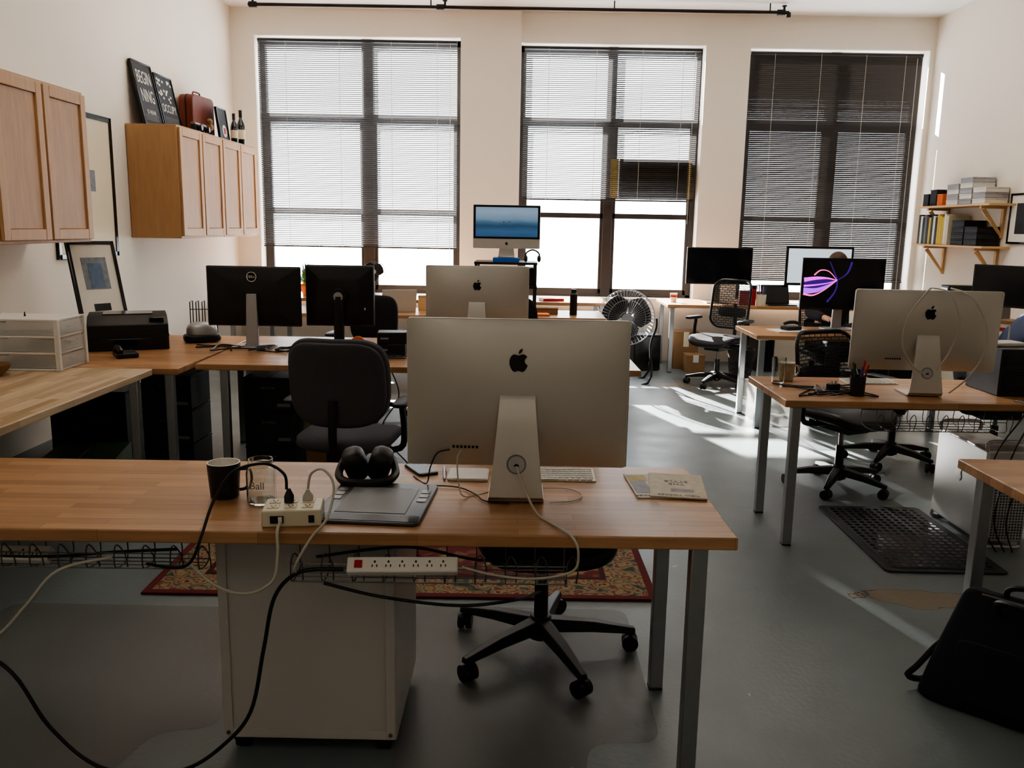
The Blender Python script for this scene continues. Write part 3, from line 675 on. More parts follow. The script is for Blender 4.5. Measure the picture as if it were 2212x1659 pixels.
# ------------------------------------------------------------------ people
def skinmesh(name,V_,E_,Rd,mat,parent):
    me=bpy.data.meshes.new(name); me.from_pydata(V_,E_,[]); me.materials.append(mat)
    o=bpy.data.objects.new(name,me); COL.objects.link(o); o.parent=parent
    o.modifiers.new('skin','SKIN')
    sv=me.skin_vertices[0].data
    for i,rd in enumerate(Rd): sv[i].radius=(rd,rd) if not isinstance(rd,tuple) else rd
    sv[0].use_root=True
    s=o.modifiers.new('sub','SUBSURF'); s.levels=2; s.render_levels=2
    o.modifiers['skin'].use_smooth_shade=True
    return o
def person(loc,rz,label,shirt,lean=0,group=None):
    r=root('person',label,'person',loc,rz,group)
    L=lean
    V_=[(0,.06,.57),(0,.07-.2*L,.74),(0,.04-.5*L,.92-.1*L),(0,.0-.8*L,1.05-.2*L),(0,-.02-.95*L,1.12-.25*L),(0,-.03-1.1*L,1.20-.3*L),(0,-.02-1.2*L,1.29-.35*L)]
    Rd=[.14,.125,.14,.065,.05,.075,.072]
    E_=[(0,1),(1,2),(2,3),(3,4),(4,5),(5,6)]
    V_.append((0,-.115-1.1*L,1.19-.3*L)); Rd.append(.012); E_.append((5,7))
    arm=[];leg=[]
    for sx in (-1,1):
        n=len(V_)
        V_+=[(sx*.17,.03-.6*L,1.0-.15*L),(sx*.25,-.05-.7*L,.80),(sx*.18,-.30-.6*L,.79),(sx*.175,-.36-.6*L,.785)]
        Rd+=[.055,.042,.028,.026]; E_+=[(2,n),(n,n+1),(n+1,n+2),(n+2,n+3)]
        arm.append((n,n+1,n+2))
        for j in range(4):
            k=len(V_); o_=(j-1.5)*.018; ln=(.06,.07,.066,.052)[j]
            V_+=[(sx*.175+o_,-.40-.6*L,.79),(sx*.175+o_*1.15,-.40-ln*.55-.6*L,.785),(sx*.175+o_*1.15,-.40-ln-.6*L,.770)]; Rd+=[.0095,.0085,.0075]; E_+=[(n+3,k),(k,k+1),(k+1,k+2)]
        k=len(V_); V_+=[(sx*.175-sx*.035,-.34-.6*L,.78),(sx*.175-sx*.05,-.375-.6*L,.775)]; Rd+=[.011,.009]; E_+=[(n+2,k),(k,k+1)]
        n=len(V_)
        V_+=[(sx*.10,.0,.56),(sx*.13,-.42,.56),(sx*.13,-.40,.12),(sx*.13,-.53,.045)]; Rd+=[.085,.062,.042,.036]; E_+=[(0,n),(n,n+1),(n+1,n+2),(n+2,n+3)]
        leg.append((n,n+1,n+2))
    skinmesh('body',V_,E_,Rd,M_skin,r)
    idx=[0,1,2,3]+[i for t in arm for i in t]; mp={v:i for i,v in enumerate(idx)}
    Vs=[V_[i] for i in idx]; Rs=[Rd[i]+.014 for i in idx]; Es=[(mp[a],mp[b_]) for a,b_ in E_ if a in mp and b_ in mp]
    skinmesh('shirt',Vs,Es,Rs,shirt,r)
    idx=[0]+[i for t in leg for i in t]; mp={v:i for i,v in enumerate(idx)}
    Vs=[V_[i] for i in idx]; Rs=[Rd[i]+.016 for i in idx]; Es=[(mp[a],mp[b_]) for a,b_ in E_ if a in mp and b_ in mp]
    skinmesh('trousers',Vs,Es,Rs,M_dark,r)
    h=B(M_hair); hy=-.0-1.15*L; hz=1.25-.33*L
    h.sell((0,hy+.005,hz+.02),(.088,.10,.105),1,1,28,16,lambda p: Vector((p.x,p.y+(.04 if (p.y<-.03 and p.z<.03) else 0),p.z))); h.make('hair',r,ang=80)
    for sx in (-1,1):
        e=B(M_white); e.sell((sx*.03,-.096-1.1*L,1.215-.3*L),(.011,.007,.007),1,1,10,6); e.make('eye',r)
    return r
person((2.93,8.02,0),0,'person with brown hair seated at a desk behind a monitor',M_dark)
chair((2.93,8.10,0),0,'black office chair with a person sitting in it',style='mesh',bh=.45,brot=.3,arms=False,seatz=.43)
person((3.33,5.75,0),pi/2,'person in a dark blue jacket hunched over the wall desk',M_denim,lean=.28)
chair((3.26,5.75,0),pi/2,'black office chair with a hunched person sitting in it',style='pad',fab=M_dark,bh=.30,brot=.3,arms=False,seatz=.43)

# ------------------------------------------------------------------ under / near desk
r=root('rolling_cabinet','white laminate rolling cabinet under the desk, back side visible','cabinet',(-.592,2.535,0.0),.0)
b=B(M_lam); b.box(-.255,-.24,.055,.255,.24,.69); b.make('body',r,bevel=.004)
b=B(M_lam); b.box(-.252,-.246,.06,-.225,-.240,.685); b.box(.225,-.246,.06,.252,-.240,.685); b.box(-.225,-.246,.06,.225,-.240,.085); b.make('back_edging',r,bevel=.001)
for x in (-.238,.238): B(M_alud).cyl((x,-.25,.075),(x,-.246,.075),.006,n=12).make('screw',r)
for k,(z0,z1) in enumerate(((.07,.36),(.365,.52),(.525,.68))):
    B(M_lam).box(-.25,.241,z0,.25,.258,z1).make('drawer_front',r,bevel=.002)
for x in (-.21,.21):
    for y in (-.19,.19):
        b=B(M_black); b.cyl((x-.02,y,.026),(x+.02,y,.026),.026,n=18); b.box(x-.025,y-.02,.026,x+.025,y+.02,.055); b.make('caster',r)
b=B(M_rug); b.box(-1.09,-.75,0,1.09,.75,.012)
tag(b.make('persian_rug',loc=(-.49,4.14,0.0),rot=(0,0,.015),bevel=.003),'red and cream persian rug with floral border on the floor','rug')
def roundpoly(pts,rad):
    o=[]; n=len(pts)
    for i in range(n):
        p=Vector(pts[i]); a=(Vector(pts[i-1])-p); c=(Vector(pts[(i+1)%n])-p); q=min(rad,a.length*.45,c.length*.45)
        A=p+a.normalized()*q; C_=p+c.normalized()*q
        for j in range(7):
            t=j/6; o.append(tuple(A*(1-t)**2+p*2*t*(1-t)+C_*t*t))
    return o
def floormat_(pts,loc,lab):
    b=B(M_vinyl); b.prism(roundpoly(pts,.08),0,.004)
    o=b.make('chair_mat',loc=loc,flat=True,bevel=.002); tag(o,lab,'mat','translucent chair mats')
floormat_([(-.50,.9),(.46,.9),(.46,-.03),(.24,-.03),(.19,-.38),(-.32,-.38),(-.36,-.03),(-.5,-.03)],(0,2.42,.0005),'translucent vinyl chair mat under an office chair')
floormat_([(-.60,.85),(.53,.85),(.53,-.0),(.36,-.02),(.28,-.34),(-.36,-.34),(-.42,0),(-.6,.0)],(-1.45,2.42,.0005),'translucent vinyl chair mat beside the rolling cabinet')
floormat_([(-.55,.3),(.53,.3),(.53,-.35),(-.55,-.35)],(-.75,5.30,.0005),'translucent vinyl chair mat beyond the gray chair')
floormat_([(-.53,.45),(.53,.45),(.53,-.45),(-.53,-.45)],(2.15,8.5,.0005),'translucent vinyl chair mat under the turned chair')
r=root('anti_fatigue_mat','black perforated anti-fatigue rubber mat on the floor','mat',(2.01,4.25,0))
b=B(M_mat); w,h=.57,.95; b.prism(rr(w,h,.03,4),0,.010)
b.prism(rr(w-.08,h-.08,.02,4),.010,.013); b.make('rubber_slab',r,bevel=.003)
mm=B(M_blackg)
for i in range(12):
    for j in range(20): mm.cyl((-.222+i*.0405,-.41+j*.043,.0131),(-.222+i*.0405,-.41+j*.043,.0142),.013,n=10)
mm.make('holes',r)['kind']='stuff'
def tray(x0,x1,y0,y1,z0,z1,lab,group='wire cable trays'):
    r=root('cable_tray',lab,'cable tray',((x0+x1)/2,(y0+y1)/2,z0),.018,group)
    w=(x1-x0)/2;d=(y1-y0)/2;h=z1-z0
    b=B(M_wire)
    for y,z in ((-d,h*.5),(-d,.0),(-d*.3,0),(d*.3,0),(d,0),(d,h*.7)): b.tube([(-w,y,z),(w,y,z)],.0022,5)
    b.make('long_wires',r)
    b=B(M_wire); n=int(2*w/.075)
    for k in range(n+1):
        x=-w+2*w*k/n
        b.tube([(x,d,h),(x,d,.0),(x,-d,.0),(x,-d-.004,h*.55),(x+.014,-d-.014,h*.85),(x+.030,-d-.006,h*.5),(x+.028,-d+.01,.0)],.0020,5,3)
    b.make('hoops',r)
    return r
tray(-1.62,-.86,2.20,2.275,.615,.70,'wire cable tray hanging under the desk with cables')
tray(-.60,.14,2.18,2.275,.600,.70,'wire cable tray hanging under the desk with a power strip')
tray(1.75,2.38,4.10,4.28,.60,.70,'wire cable tray hanging under the desk by the wall side')
def strip(loc,rz,lab,n=6,ln=.29):
    r=root('power_strip',lab,'power strip',loc,rz,'white power strips')
    M=RXm(.75)
    B(M_white).box(-ln/2,-.022,0,ln/2,.022,.026,M).make('body',r,bevel=.004)
    B(M_red).box(-ln/2+.02,-.01,.026,-ln/2+.04,.01,.031,M).make('switch',r)
    for k in range(n):
        b=B(M_black); x=-ln/2+.065+k*(ln-.075)/n
        b.box(x,-.008,.0261,x+.003,-.001,.0266,M); b.box(x+.012,-.008,.0261,x+.015,-.001,.0266,M); b.box(x+.005,.004,.0261,x+.010,.010,.0266,M); b.make('outlet',r,flat=True)
    return r
strip((-.295,2.145,.655),.06,'white power strip with red switch hooked on a wire tray')
strip((-1.42,2.235,.63),0,'white power strip resting in the cable tray')
def cable(pts,r_,mat,lab,rough=None):
    b=B(mat); b.tube(pts,r_,7,7); return tag(b.make('cable',ang=80),lab,'cable')
cable([(0,2.412,.863),(.02,2.37,.82),(.06,2.31,.758),(.11,2.22,.754),(.15,2.135,.754),(.165,2.112,.72),(.15,2.12,.665),(.05,2.14,.635),(-.06,2.15,.64),(-.14,2.15,.66)],.0035,M_cabw,'white power cable running from the silver computer over the desk edge')
cable([(-.165,2.478,.893),(-.175,2.455,.87),(-.17,2.45,.80),(-.15,2.46,.754),(-.05,2.55,.754)],.0022,M_cabw,'thin white cable plugged into the computer back')
cable([(-.20,2.478,.893),(-.235,2.465,.885),(-.26,2.5,.83),(-.28,2.58,.756),(-.33,2.66,.754)],.0022,M_black,'thin black audio cable plugged into the computer back')
cable([(-.28,2.56,.756),(-.18,2.55,.755),(-.12,2.48,.755),(-.09,2.42,.755),(-.02,2.40,.755)],.0022,M_black,'thin black cable lying on the desk')
cable([(.10,2.42,.754),(.17,2.44,.754),(.20,2.50,.754),(.16,2.56,.754),(.08,2.56,.754)],.0018,M_cabw,'thin white cord curled on the desk')
cable([(-.625,2.245,.835),(-.63,2.24,.88),(-.68,2.23,.91),(-.76,2.21,.89),(-.80,2.17,.82),(-.815,2.115,.745),(-.84,2.10,.68),(-.90,2.14,.645),(-1.0,2.2,.63)],.0042,M_black,'black power cord arching out of the outlet box')
cable([(-.575,2.275,.82),(-.565,2.275,.87),(-.53,2.27,.885),(-.495,2.24,.85),(-.50,2.18,.78),(-.53,2.115,.745),(-.57,2.10,.67),(-.57,2.16,.625)],.0036,M_cabw,'white power cord arching out of the outlet box')
cable([(-.625,2.172,.765),(-.62,2.125,.756),(-.615,2.105,.70),(-.63,2.10,.63),(-.70,2.10,.595),(-.78,2.11,.61),(-.86,2.13,.665)],.0042,M_cabw,'cream power cord hanging off the desk edge')
cable([(-1.95,2.12,.52),(-1.6,2.12,.47),(-1.37,2.12,.368),(-1.26,2.12,.19),(-1.14,2.12,.075),(-1.0,2.12,.055),(-.89,2.12,.07),(-.79,2.12,.14),(-.707,2.12,.245),(-.665,2.12,.43),(-.63,2.12,.58),(-.56,2.12,.65),(-.45,2.13,.655)],.0055,M_black,'thick black power cord drooping in a loop to the floor')
cable([(-.50,2.12,.62),(-.35,2.12,.585),(-.15,2.13,.56),(.0,2.17,.56),(.08,2.5,.44)],.0045,M_black,'black cord sagging below the cable tray')
cable([(-1.9,2.10,.40),(-1.5,2.10,.42),(-1.37,2.10,.46),(-1.28,2.10,.55),(-1.2,2.12,.64),(-1.08,2.17,.66)],.0042,M_cabw,'cream cord hanging from the cable tray')
cable([(-1.6,2.215,.64),(-1.3,2.21,.64),(-1.1,2.23,.65),(-.92,2.21,.67)],.0045,M_black,'black cord running through the cable tray')
cable([(-.55,2.25,.64),(-.3,2.26,.67),(-.1,2.25,.64),(.1,2.23,.65)],.0042,M_black,'black cord bundled in the wire tray')
# ------------------------------------------------------------------ items on near desk
def mug(loc,rz,lab,h,rad,m_out,m_in,taper=.86,name='mug',group=None):
    r=root(name,lab,'mug',loc,rz,group)
    b=B(m_out); b.lathe([(rad*taper*.9,0),(rad*taper,.004),(rad,h*.9),(rad,h)],n=32,cap=True); b.f.pop(); b.mi.pop()
    b.m(m_in).lathe([(rad,h),(rad-.004,h),(rad*taper-.005,.01)],n=32); b.f.pop(-2); b.mi.pop(-2)
    b.make('cup',r)
    b=B(m_out); b.tube([(rad*.97,0,h*.80),(rad+.022,0,h*.78),(rad+.028,0,h*.5),(rad+.015,0,h*.25),(rad*.92,0,h*.2)],.005,8,5); b.make('handle',r)
    return r
mug((-.86,2.43,.75),.1,'black mug with white inside on the desk',.105,.0475,M_ceram,M_ceramw)
r=root('mason_jar','empty clear glass mason jar','jar',(-.737,2.385,.75))
b=B(M_glass); o=[(.036,0),(.042,.008),(.042,.090),(.039,.102),(.033,.109),(.033,.116),(.036,.117),(.035,.124),(.035,.130)]
b.lathe(o+[(x-.0025,z) for x,z in o[::-1][:-2]]+[(.038,.008),(.001,.007)],n=32); b.make('glass',r)
text('Ball',.030,M_tag,r,(0,-.0422,.06),(pi/2,0,0),name='embossed_lettering')
r=root('outlet_box','cream six-outlet surge protector box with two plugs','power strip',(-.605,2.235,.75),.14)
B(M_cream).box(-.078,-.055,0,.078,.055,.046).make('body',r,bevel=.004)
for i in range(3):
    for j in range(2):
        x=-.05+i*.045;y=-.02+j*.045
        b=B(M_cream2); b.box(x-.015,y-.014,.046,x+.015,y+.014,.048); b.m(M_black); b.box(x-.007,y-.001,.048,x-.004,y+.008,.0484); b.box(x+.004,y-.001,.048,x+.007,y+.008,.0484); b.cyl((x,y-.007,.048),(x,y-.007,.0484),.003,n=8); b.make('outlet',r,flat=True)
b=B(M_black); b.box(-.055,-.0575,.012,-.02,-.055,.032); b.m(M_white).box(-.034,-.0585,.014,-.024,-.0575,.030); b.make('switch',r)
B(M_black).box(.045,-.0575,.012,.06,-.055,.032).make('breaker',r)
b=B(M_black); b.loft([[(x-.013,y+.015,z) for x,y in rr(.026*s_,.024*s_,.008*s_,3)] for z,s_ in ((.0485,1),(.065,1),(.080,.5),(.086,.35))]); b.make('plug',r,label='black plug')
b=B(M_cabw); b.loft([[(x+.036,y+.028,z) for x,y in rr(.028*s_,.026*s_,.008*s_,3)] for z,s_ in ((.0485,1),(.060,1),(.072,.45),(.078,.35))]); b.make('plug',r,label='white plug')
r=root('graphics_tablet','gray graphics drawing tablet lying flat on the desk','tablet',(-.40,2.385,.75),-.06)
b=B(M_tab); b.prism(rr(.30,.36,.02,5),0,.010); b.make('body',r,bevel=.003)
B(M_tabl).box(-.10,-.105,.0101,.10,.125,.0112).make('drawing_area',r,bevel=.0005)
for x in (-.125,.125):
    for y in (.02,.06,.10): B(M_alud).box(x-.013,y-.016,.0101,x+.013,y+.016,.0118).make('express_key',r,bevel=.0008)
b=B(M_blackg); b.prism(rr(.29,.05,.01,4,0,-.145),.0101,.0112); b.make('lower_bezel',r)
r=root('headphones','black over-ear headphones standing on the desk','headphones',(-.47,2.62,.75),.1)
b=B(M_black); b.tube([(-.075,.04,.06),(-.088,-.02,.030),(-.065,-.075,.020),(0,-.092,.018),(.065,-.075,.020),(.088,-.02,.030),(.075,.04,.06)],.013,8,6); b.make('headband',r)
for sx in (-1,1):
    M=TR(sx*.040,.01,.052)@RYm(sx*.30)@RXm(.3)
    b=B(M_black); b.sell((0,0,0),(.036,.045,.052),.6,.7,24,12,None,M); b.make('ear_cup',r)
    b=B(M_leather); b.sell((-sx*.022,0,0),(.016,.040,.045),.6,.8,24,10,None,M); b.make('ear_pad',r)
def keyboard(loc,rz,lab,group='white computer keyboards'):
    r=root('keyboard',lab,'keyboard',loc,rz,group)
    b=B(M_alu); b.add([(-.14,-.057,0),(.14,-.057,0),(.14,.057,0),(-.14,.057,0),(-.14,-.057,.004),(.14,-.057,.004),(.14,.057,.014),(-.14,.057,.014)],[(0,3,2,1),(4,5,6,7),(0,1,5,4),(1,2,6,5),(2,3,7,6),(3,0,4,7)]); b.make('body',r,bevel=.0015)
    b=B(M_white)
    for j in range(6):
        y=-.046+j*.018; zz_=.004+.010*(y+.057)/.114
        if j==0:
            for x,w_ in [(-.13,.016),(-.111,.016),(-.092,.02),(-.068,.09),(.026,.02),(.05,.016),(.07,.016),(.09,.016),(.11,.018)]: b.box(x,y-.007,zz_,x+w_,y+.007,zz_+.003)
        else:
            for k in range(14): b.box(-.133+k*.0192,y-.007,zz_,-.133+k*.0192+.016,y+.007,zz_+.003)
    b.make('keys',r,flat=True)['kind']='stuff'
keyboard((.115,2.70,.75),0.02,'white aluminum keyboard behind the computer')
keyboard((1.90,4.60,.75),.05,'white aluminum keyboard behind the wall side computer')
r=root('trackpad','white flat trackpad on the desk','trackpad',(-.155,2.69,.75)); b=B(M_alu); b.prism(rr(.13,.13,.012,4),0,.008); b.make('body',r,bevel=.001); b=B(M_white); b.prism(rr(.122,.122,.01,4),.008,.0095); b.make('surface',r)
r=root('phone','black smartphone lying on the desk','phone',(-.315,2.745,.75),.5); b=B(M_black); b.prism(rr(.07,.14,.012,5),0,.008); b.make('body',r,bevel=.002); b=B(M_blackg); b.prism(rr(.064,.12,.006,4),.008,.0086); b.make('screen',r)
r=root('pen','silver pen lying on the desk','pen',(-.235,2.70,.756),.1); b=B(M_sil); b.cyl((0,-.06,0),(0,.06,0),.005,n=12); b.cyl((0,-.072,0),(0,-.06,0),.001,.005,12); b.make('barrel',r); B(M_black).box(.004,.01,-.001,.007,.055,.002).make('clip',r)
m1=book((.445,2.615,.75),.17,.25,.004,M_paperg,'worn magazine with THE NEW YORKER cover',rz=.06,cat='magazine',name='magazine',group='magazines on the desk')
M_ink=pm('ink','#6a6b74',.6,0,.1)
M_pyel=pm('print_yellow','#b09a54',.6,0,.4,40); M_pgr=pm('print_gray','#8c8c90',.6,0,.5,30); M_tan=pm('print_tan','#bdb29a',.6,0,.3,40)
text('THE NEW YORKER',.021,M_ink,m1,(0,-.105,.0044),(0,0,pi)); B(M_pyel).box(-.08,.05,.0041,-.02,.11,.0044).make('cover_print',m1,flat=True); B(M_pgr).box(-.08,-.08,.0041,-.03,.045,.0044).make('cover_photo',m1,flat=True)
m2=book((.505,2.605,.7545),.17,.25,.004,M_tan,'cream magazine with THE STYLE lettering on its cover',rz=-.12,cat='magazine',name='magazine',group='magazines on the desk')
text("THE\nSTYLE",.028,M_ink,m2,(0,.025,.0044),(0,0,pi)); text('NEW YORKER',.020,M_ink,m2,(0,-.105,.0044),(0,0,pi)); B(M_pgr).box(-.02,-.07,.0041,.05,-.04,.0044).make('cover_print',m2,flat=True)

# ------------------------------------------------------------------ bag
r=root('shoulder_bag','black cloth briefcase bag slouched on the floor with leather handles','bag',(1.685,2.525,0),-.72)
def bf(p):
    t=p.z/.20
    return Vector((p.x*(1-.06*t)+.03*t,p.y*(1-.60*max(0,t))-.015*math.cos(p.x*9)*(t>0)*t,p.z-.012*abs(math.sin(p.x*7))*(t>0)*t+.008*math.sin(p.x*15)*(t>.3)))
MB=RXm(-.16)
b=B(M_navy); b.sell((0,0,.195),(.31,.090,.20),.12,.22,52,24,bf,MB); b.make('body',r,ang=80)
b=B(M_navy); b.sell((-.01,-.084,.13),(.24,.016,.10),.15,.25,30,12,None,MB); b.make('front_pocket',r,ang=80)
for y in (-.045,.05):
    b=B(M_leather); b.tube([(-.13,y,.35),(-.14,y*1.4-.02,.405),(-.09,y*1.8-.05,.43),(.0,y*1.8-.05,.42),(.05,y*1.4-.02,.39),(.06,y,.35)],.010,8,6); b.make('handle',r)
b=B(M_rub); b.tube([(-.295,0,.20),(-.32,-.02,.17),(-.36,-.05,.10),(-.39,-.04,.05),(-.36,.0,.03),(-.32,.02,.06),(-.295,.02,.12)],.011,6,6); b.make('strap',r)
b=B(M_alud); b.tube([(-.2,-.012,.396),(.24,-.012,.391)],.003,6); b.make('zipper',r)

# ------------------------------------------------------------------ side desk with silver computer
mug((1.46,4.62,.75),.2,'cream and brown patterned mug',.10,.043,M_mug2,M_ceramw)
r=root('drinking_glass','tall clear drinking glass on the desk','glass',(1.385,4.52,.75)); b=B(M_glass); b.lathe([(.032,0),(.038,.14),(.0355,.14),(.030,.012),(.001,.012)],n=28); b.make('glass',r)
r=root('pen_cup','black wire mesh pen cup full of pens','pen holder',(1.69,4.22,.75)); b=B(M_black); b.lathe([(.036,0),(.038,.10),(.036,.10),(.034,.005),(.001,.005)],n=24); b.make('cup',r)
for i,(mt,dx,dy,l_) in enumerate(((M_red,.02,.0,.17),(M_orange,.028,.01,.155),(M_green,-.022,.0,.16),(M_black,-.01,.015,.15),(M_blue,.005,-.015,.14),(M_red,.03,-.01,.15))):
    pr=root('pen','%s pen standing in a wire cup'%('red' if mt is M_red else 'orange' if mt is M_orange else 'green' if mt is M_green else 'black' if mt is M_black else 'blue'),'pen',(1.69+dx*.3,4.22+dy*.3,.757),0,'pens in the cup')
    b=B(mt); b.cyl((0,0,0),(dx*.9,dy,l_*.85),.004,n=8); b.make('barrel',pr); b=B(mt); b.cyl((dx*.9,dy,l_*.85),(dx*1.1,dy*1.1,l_),.0048,n=8); b.make('cap',pr)
r=root('mini_tower','black compact desktop tower on the desk','computer',(2.54,4.42,.75)); B(M_black).box(-.13,-.16,0,.13,.16,.24).make('case',r,bevel=.006)
b=B(M_blackg)
for k in range(12): b.box(-.11,-.163,.03+k*.015,.11,-.16,.037+k*.015)
b.make('vents',r)
r=root('router','white wireless router on the black tower','router',(2.50,4.42,.99),.2); B(M_white).box(-.09,-.06,0,.09,.06,.02).make('body',r,bevel=.006); B(M_cabw).cyl((.07,.05,.02),(.08,.06,.10),.004,n=8).make('antenna',r)
cable([(2.06,4.33,1.283),(1.98,4.21,1.27),(1.89,4.18,1.15),(1.87,4.17,1.02),(1.92,4.16,.92),(1.99,4.165,.87)],.0045,M_cabw,'white cable draped over the silver computer')
cable([(2.16,4.34,1.283),(2.20,4.21,1.25),(2.27,4.18,1.12),(2.27,4.17,.98),(2.20,4.16,.86),(2.12,4.17,.78)],.0045,M_cabw,'white cable looping down beside the silver computer')
cable([(2.07,4.33,1.283),(2.10,4.21,1.26),(2.14,4.18,1.12),(2.10,4.17,.98),(2.05,4.18,.89)],.004,M_cabw,'white cable hanging down to the stand of the silver computer')
for k in range(5):
    x=1.42+k*.05; pts=[(x+R.uniform(-.06,.22),4.12+R.uniform(.02,.35),.756+.004*(k%3)) for _ in range(6)]
    cable(pts,.004,M_black,'tangled black cable on the desk')
for k in range(3):
    cable([(2.42+k*.05,4.13,.757),(2.43+k*.05,4.05,.757),(2.42+k*.05,4.035,.70),(2.30+k*.08,4.02,.5),(2.26+k*.06,4.0,.2),(2.36+k*.04,4.02,.02)],.004,M_black,'black cable hanging from the desk to the floor')
r=root('charger','black wall adapter on the desk','adapter',(1.60,4.30,.75),.3); B(M_black).box(-.03,-.02,0,.03,.02,.045).make('body',r,bevel=.005); b=B(M_sil); b.box(-.012,-.004,.045,-.008,.004,.058); b.box(.008,-.004,.045,.012,.004,.058); b.make('prongs',r)
r=root('tower_computer','silver aluminum tower computer with perforated front and logo','computer',(2.425,4.36,0),0); r.scale=(1.08,1.08,1.08)
b=B(M_alus); b.box(-.103,-.235,.035,.103,.235,.47); b.make('case',r,bevel=.01)
for y in (-.22,.22):
    b=B(M_alus); b.tube([(-.095,y,.46),(-.095,y,.505),(0,y,.51),(.095,y,.505),(.095,y,.46)],.009,8,4); b.make('handle',r)
    b=B(M_alus); b.tube([(-.095,y,.045),(-.095,y,.01),(0,y,.008),(.095,y,.01),(.095,y,.045)],.009,8,4); b.make('foot',r)
b=B(M_logo)
for i in range(14):
    for j in range(28): b.cyl((-.088+i*.0135,-.237,.055+j*.0135),(-.088+i*.0135,-.2352,.055+j*.0135),.0042,n=6)
b.make('perforation',r,flat=True)['kind']='stuff'
b=B(M_alud); apple(b,.075,TR(-.104,0,.30)@RZm(-pi/2)@UP,.0015); b.make('logo',r,flat=True)
r=root('wooden_organizer','small oak desk organizer standing on the desk corner','organizer',(1.98,2.86,.75),.0)
b=B(M_oak); b.box(-.09,-.12,0,-.075,.12,.40); b.box(.24,-.12,0,.255,.12,.40); b.box(-.075,-.12,0,.24,.12,.015); b.box(-.075,-.12,.385,.24,.12,.40); b.box(-.075,-.12,.19,.24,.12,.205); b.make('carcass',r,bevel=.002); B(M_oakd).box(-.075,.11,.015,.24,.12,.385).make('back_panel',r)

# ------------------------------------------------------------------ left counter items
r=root('plastic_drawers','three tier white plastic drawer unit with clear drawers','drawers',(-2.66,4.62,.75),.03)
W_,D_=.44,.30
b=B(M_white)
for k in range(4):
    z=k*.088; b.box(-W_/2,-D_/2,z,W_/2,D_/2,z+.012)
for x in (-1,1):
    for y in (-1,1): b.box(x*W_/2-.012,y*D_/2-.012,0,x*W_/2+.012,y*D_/2+.012,.276)
b.make('frame',r,bevel=.003)
for k in range(3):
    z=.015+k*.088; b=B(M_clear)
    b.box(-W_/2+.015,-D_/2+.004,z,W_/2+.004,D_/2-.004,z+.004); b.box(-W_/2+.015,-D_/2+.002,z,W_/2+.004,-D_/2+.006,z+.066); b.box(-W_/2+.015,D_/2-.006,z,W_/2+.004,D_/2-.002,z+.066); b.box(W_/2,-D_/2+.002,z,W_/2+.006,D_/2-.002,z+.066); b.box(-W_/2+.011,-D_/2+.002,z,-W_/2+.015,D_/2-.002,z+.066)
    dr=b.make('drawer',r)
    b=B(M_clear); b.box(W_/2+.006,-.05,z+.04,W_/2+.02,.05,z+.048); b.make('drawer_handle',dr)
b=B(M_black); b.box(.02,-.09,.108,.16,.08,.14); b.box(-.1,-.07,.02,.1,.06,.05); b.make('contents',r,bevel=.004)['kind']='stuff'
B(M_black).cyl((-.02,0,.276),(-.02,0,.30),.006,.002,8).make('tack',r)
r=root('printer','black compact laser printer with paper tray','printer',(-2.50,5.45,.75),.42); r.scale=(1.22,1.15,1.15)
b=B(M_black); b.add([(-.19,-.18,.0),(.19,-.18,0),(.19,.18,0),(-.19,.18,0),(-.19,-.18,.14),(.19,-.18,.14),(.19,.18,.18),(-.19,.18,.18),(-.19,-.06,.18),(.19,-.06,.18)],[(0,3,2,1),(0,1,5,4),(1,2,6,9,5),(2,3,7,6),(3,0,4,8,7),(4,5,9,8),(8,9,6,7)]); b.make('body',r,bevel=.005,ang=20)
b=B(M_blackg); b.box(-.17,-.188,.02,.17,-.178,.065); b.make('paper_tray',r,bevel=.003)
b=B(M_rub); b.box(-.192,-.182,.075,.192,.182,.082); b.make('seam_band',r)
b=B(M_blackg); b.box(-.12,-.04,.18,.12,.14,.186); b.box(.10,-.15,.150,.17,-.09,.172); b.make('output_slot',r,bevel=.002)
r=root('desk_phone','black desk phone lying by the drawers','phone',(-2.33,5.02,.75),.6); B(M_black).box(-.06,-.08,0,.06,.08,.03).make('base',r,bevel=.008); b=B(M_black); b.tube([(-.04,-.08,.04),(-.04,-.04,.055),(-.04,.04,.055),(-.04,.08,.04)],.016,8,4); b.make('handset',r)
r=root('desk_scanner','silver and black rounded desk gadget','gadget',(-2.13,5.72,.75),.5); b=B(M_black); b.sell((0,0,.03),(.12,.08,.03),.5,.6); b.make('base',r); b=B(M_sil); b.sell((0,0,.065),(.10,.07,.07),.7,.8); b.make('shell',r)
r=root('file_rack','black wire letter rack','rack',(-2.20,5.96,.75),.2)
b=B(M_black)
for k in range(5): b.tube([(-.08+k*.04,-.06,.0),(-.08+k*.04,-.06,.25),(-.08+k*.04,.05,.25),(-.08+k*.04,.05,0)],.004,6)
b.tube([(-.08,-.06,.004),(.08,-.06,.004)],.003); b.tube([(-.08,.05,.004),(.08,.05,.004)],.003); b.tube([(-.08,-.06,.1),(.08,-.06,.1)],.003); b.tube([(-.08,-.06,.2),(.08,-.06,.2)],.003); b.make('wires',r)
r=root('bowl','small woven bowl with dried pods on the counter','bowl',(-2.70,4.31,.75)); b=B(M_card); b.lathe([(.05,0),(.08,.03),(.095,.06),(.09,.06),(.075,.03),(.04,.008),(.001,.008)],n=28); b.make('bowl_body',r)
b=B(M_paperg)
for k in range(14):
    a=R.uniform(0,6.28);q=R.uniform(0,.06); b.sell((q*math.cos(a),q*math.sin(a),.05+R.uniform(0,.02)),(.018,.013,.012),1,1,10,6)
b.make('pods',r)['kind']='stuff'
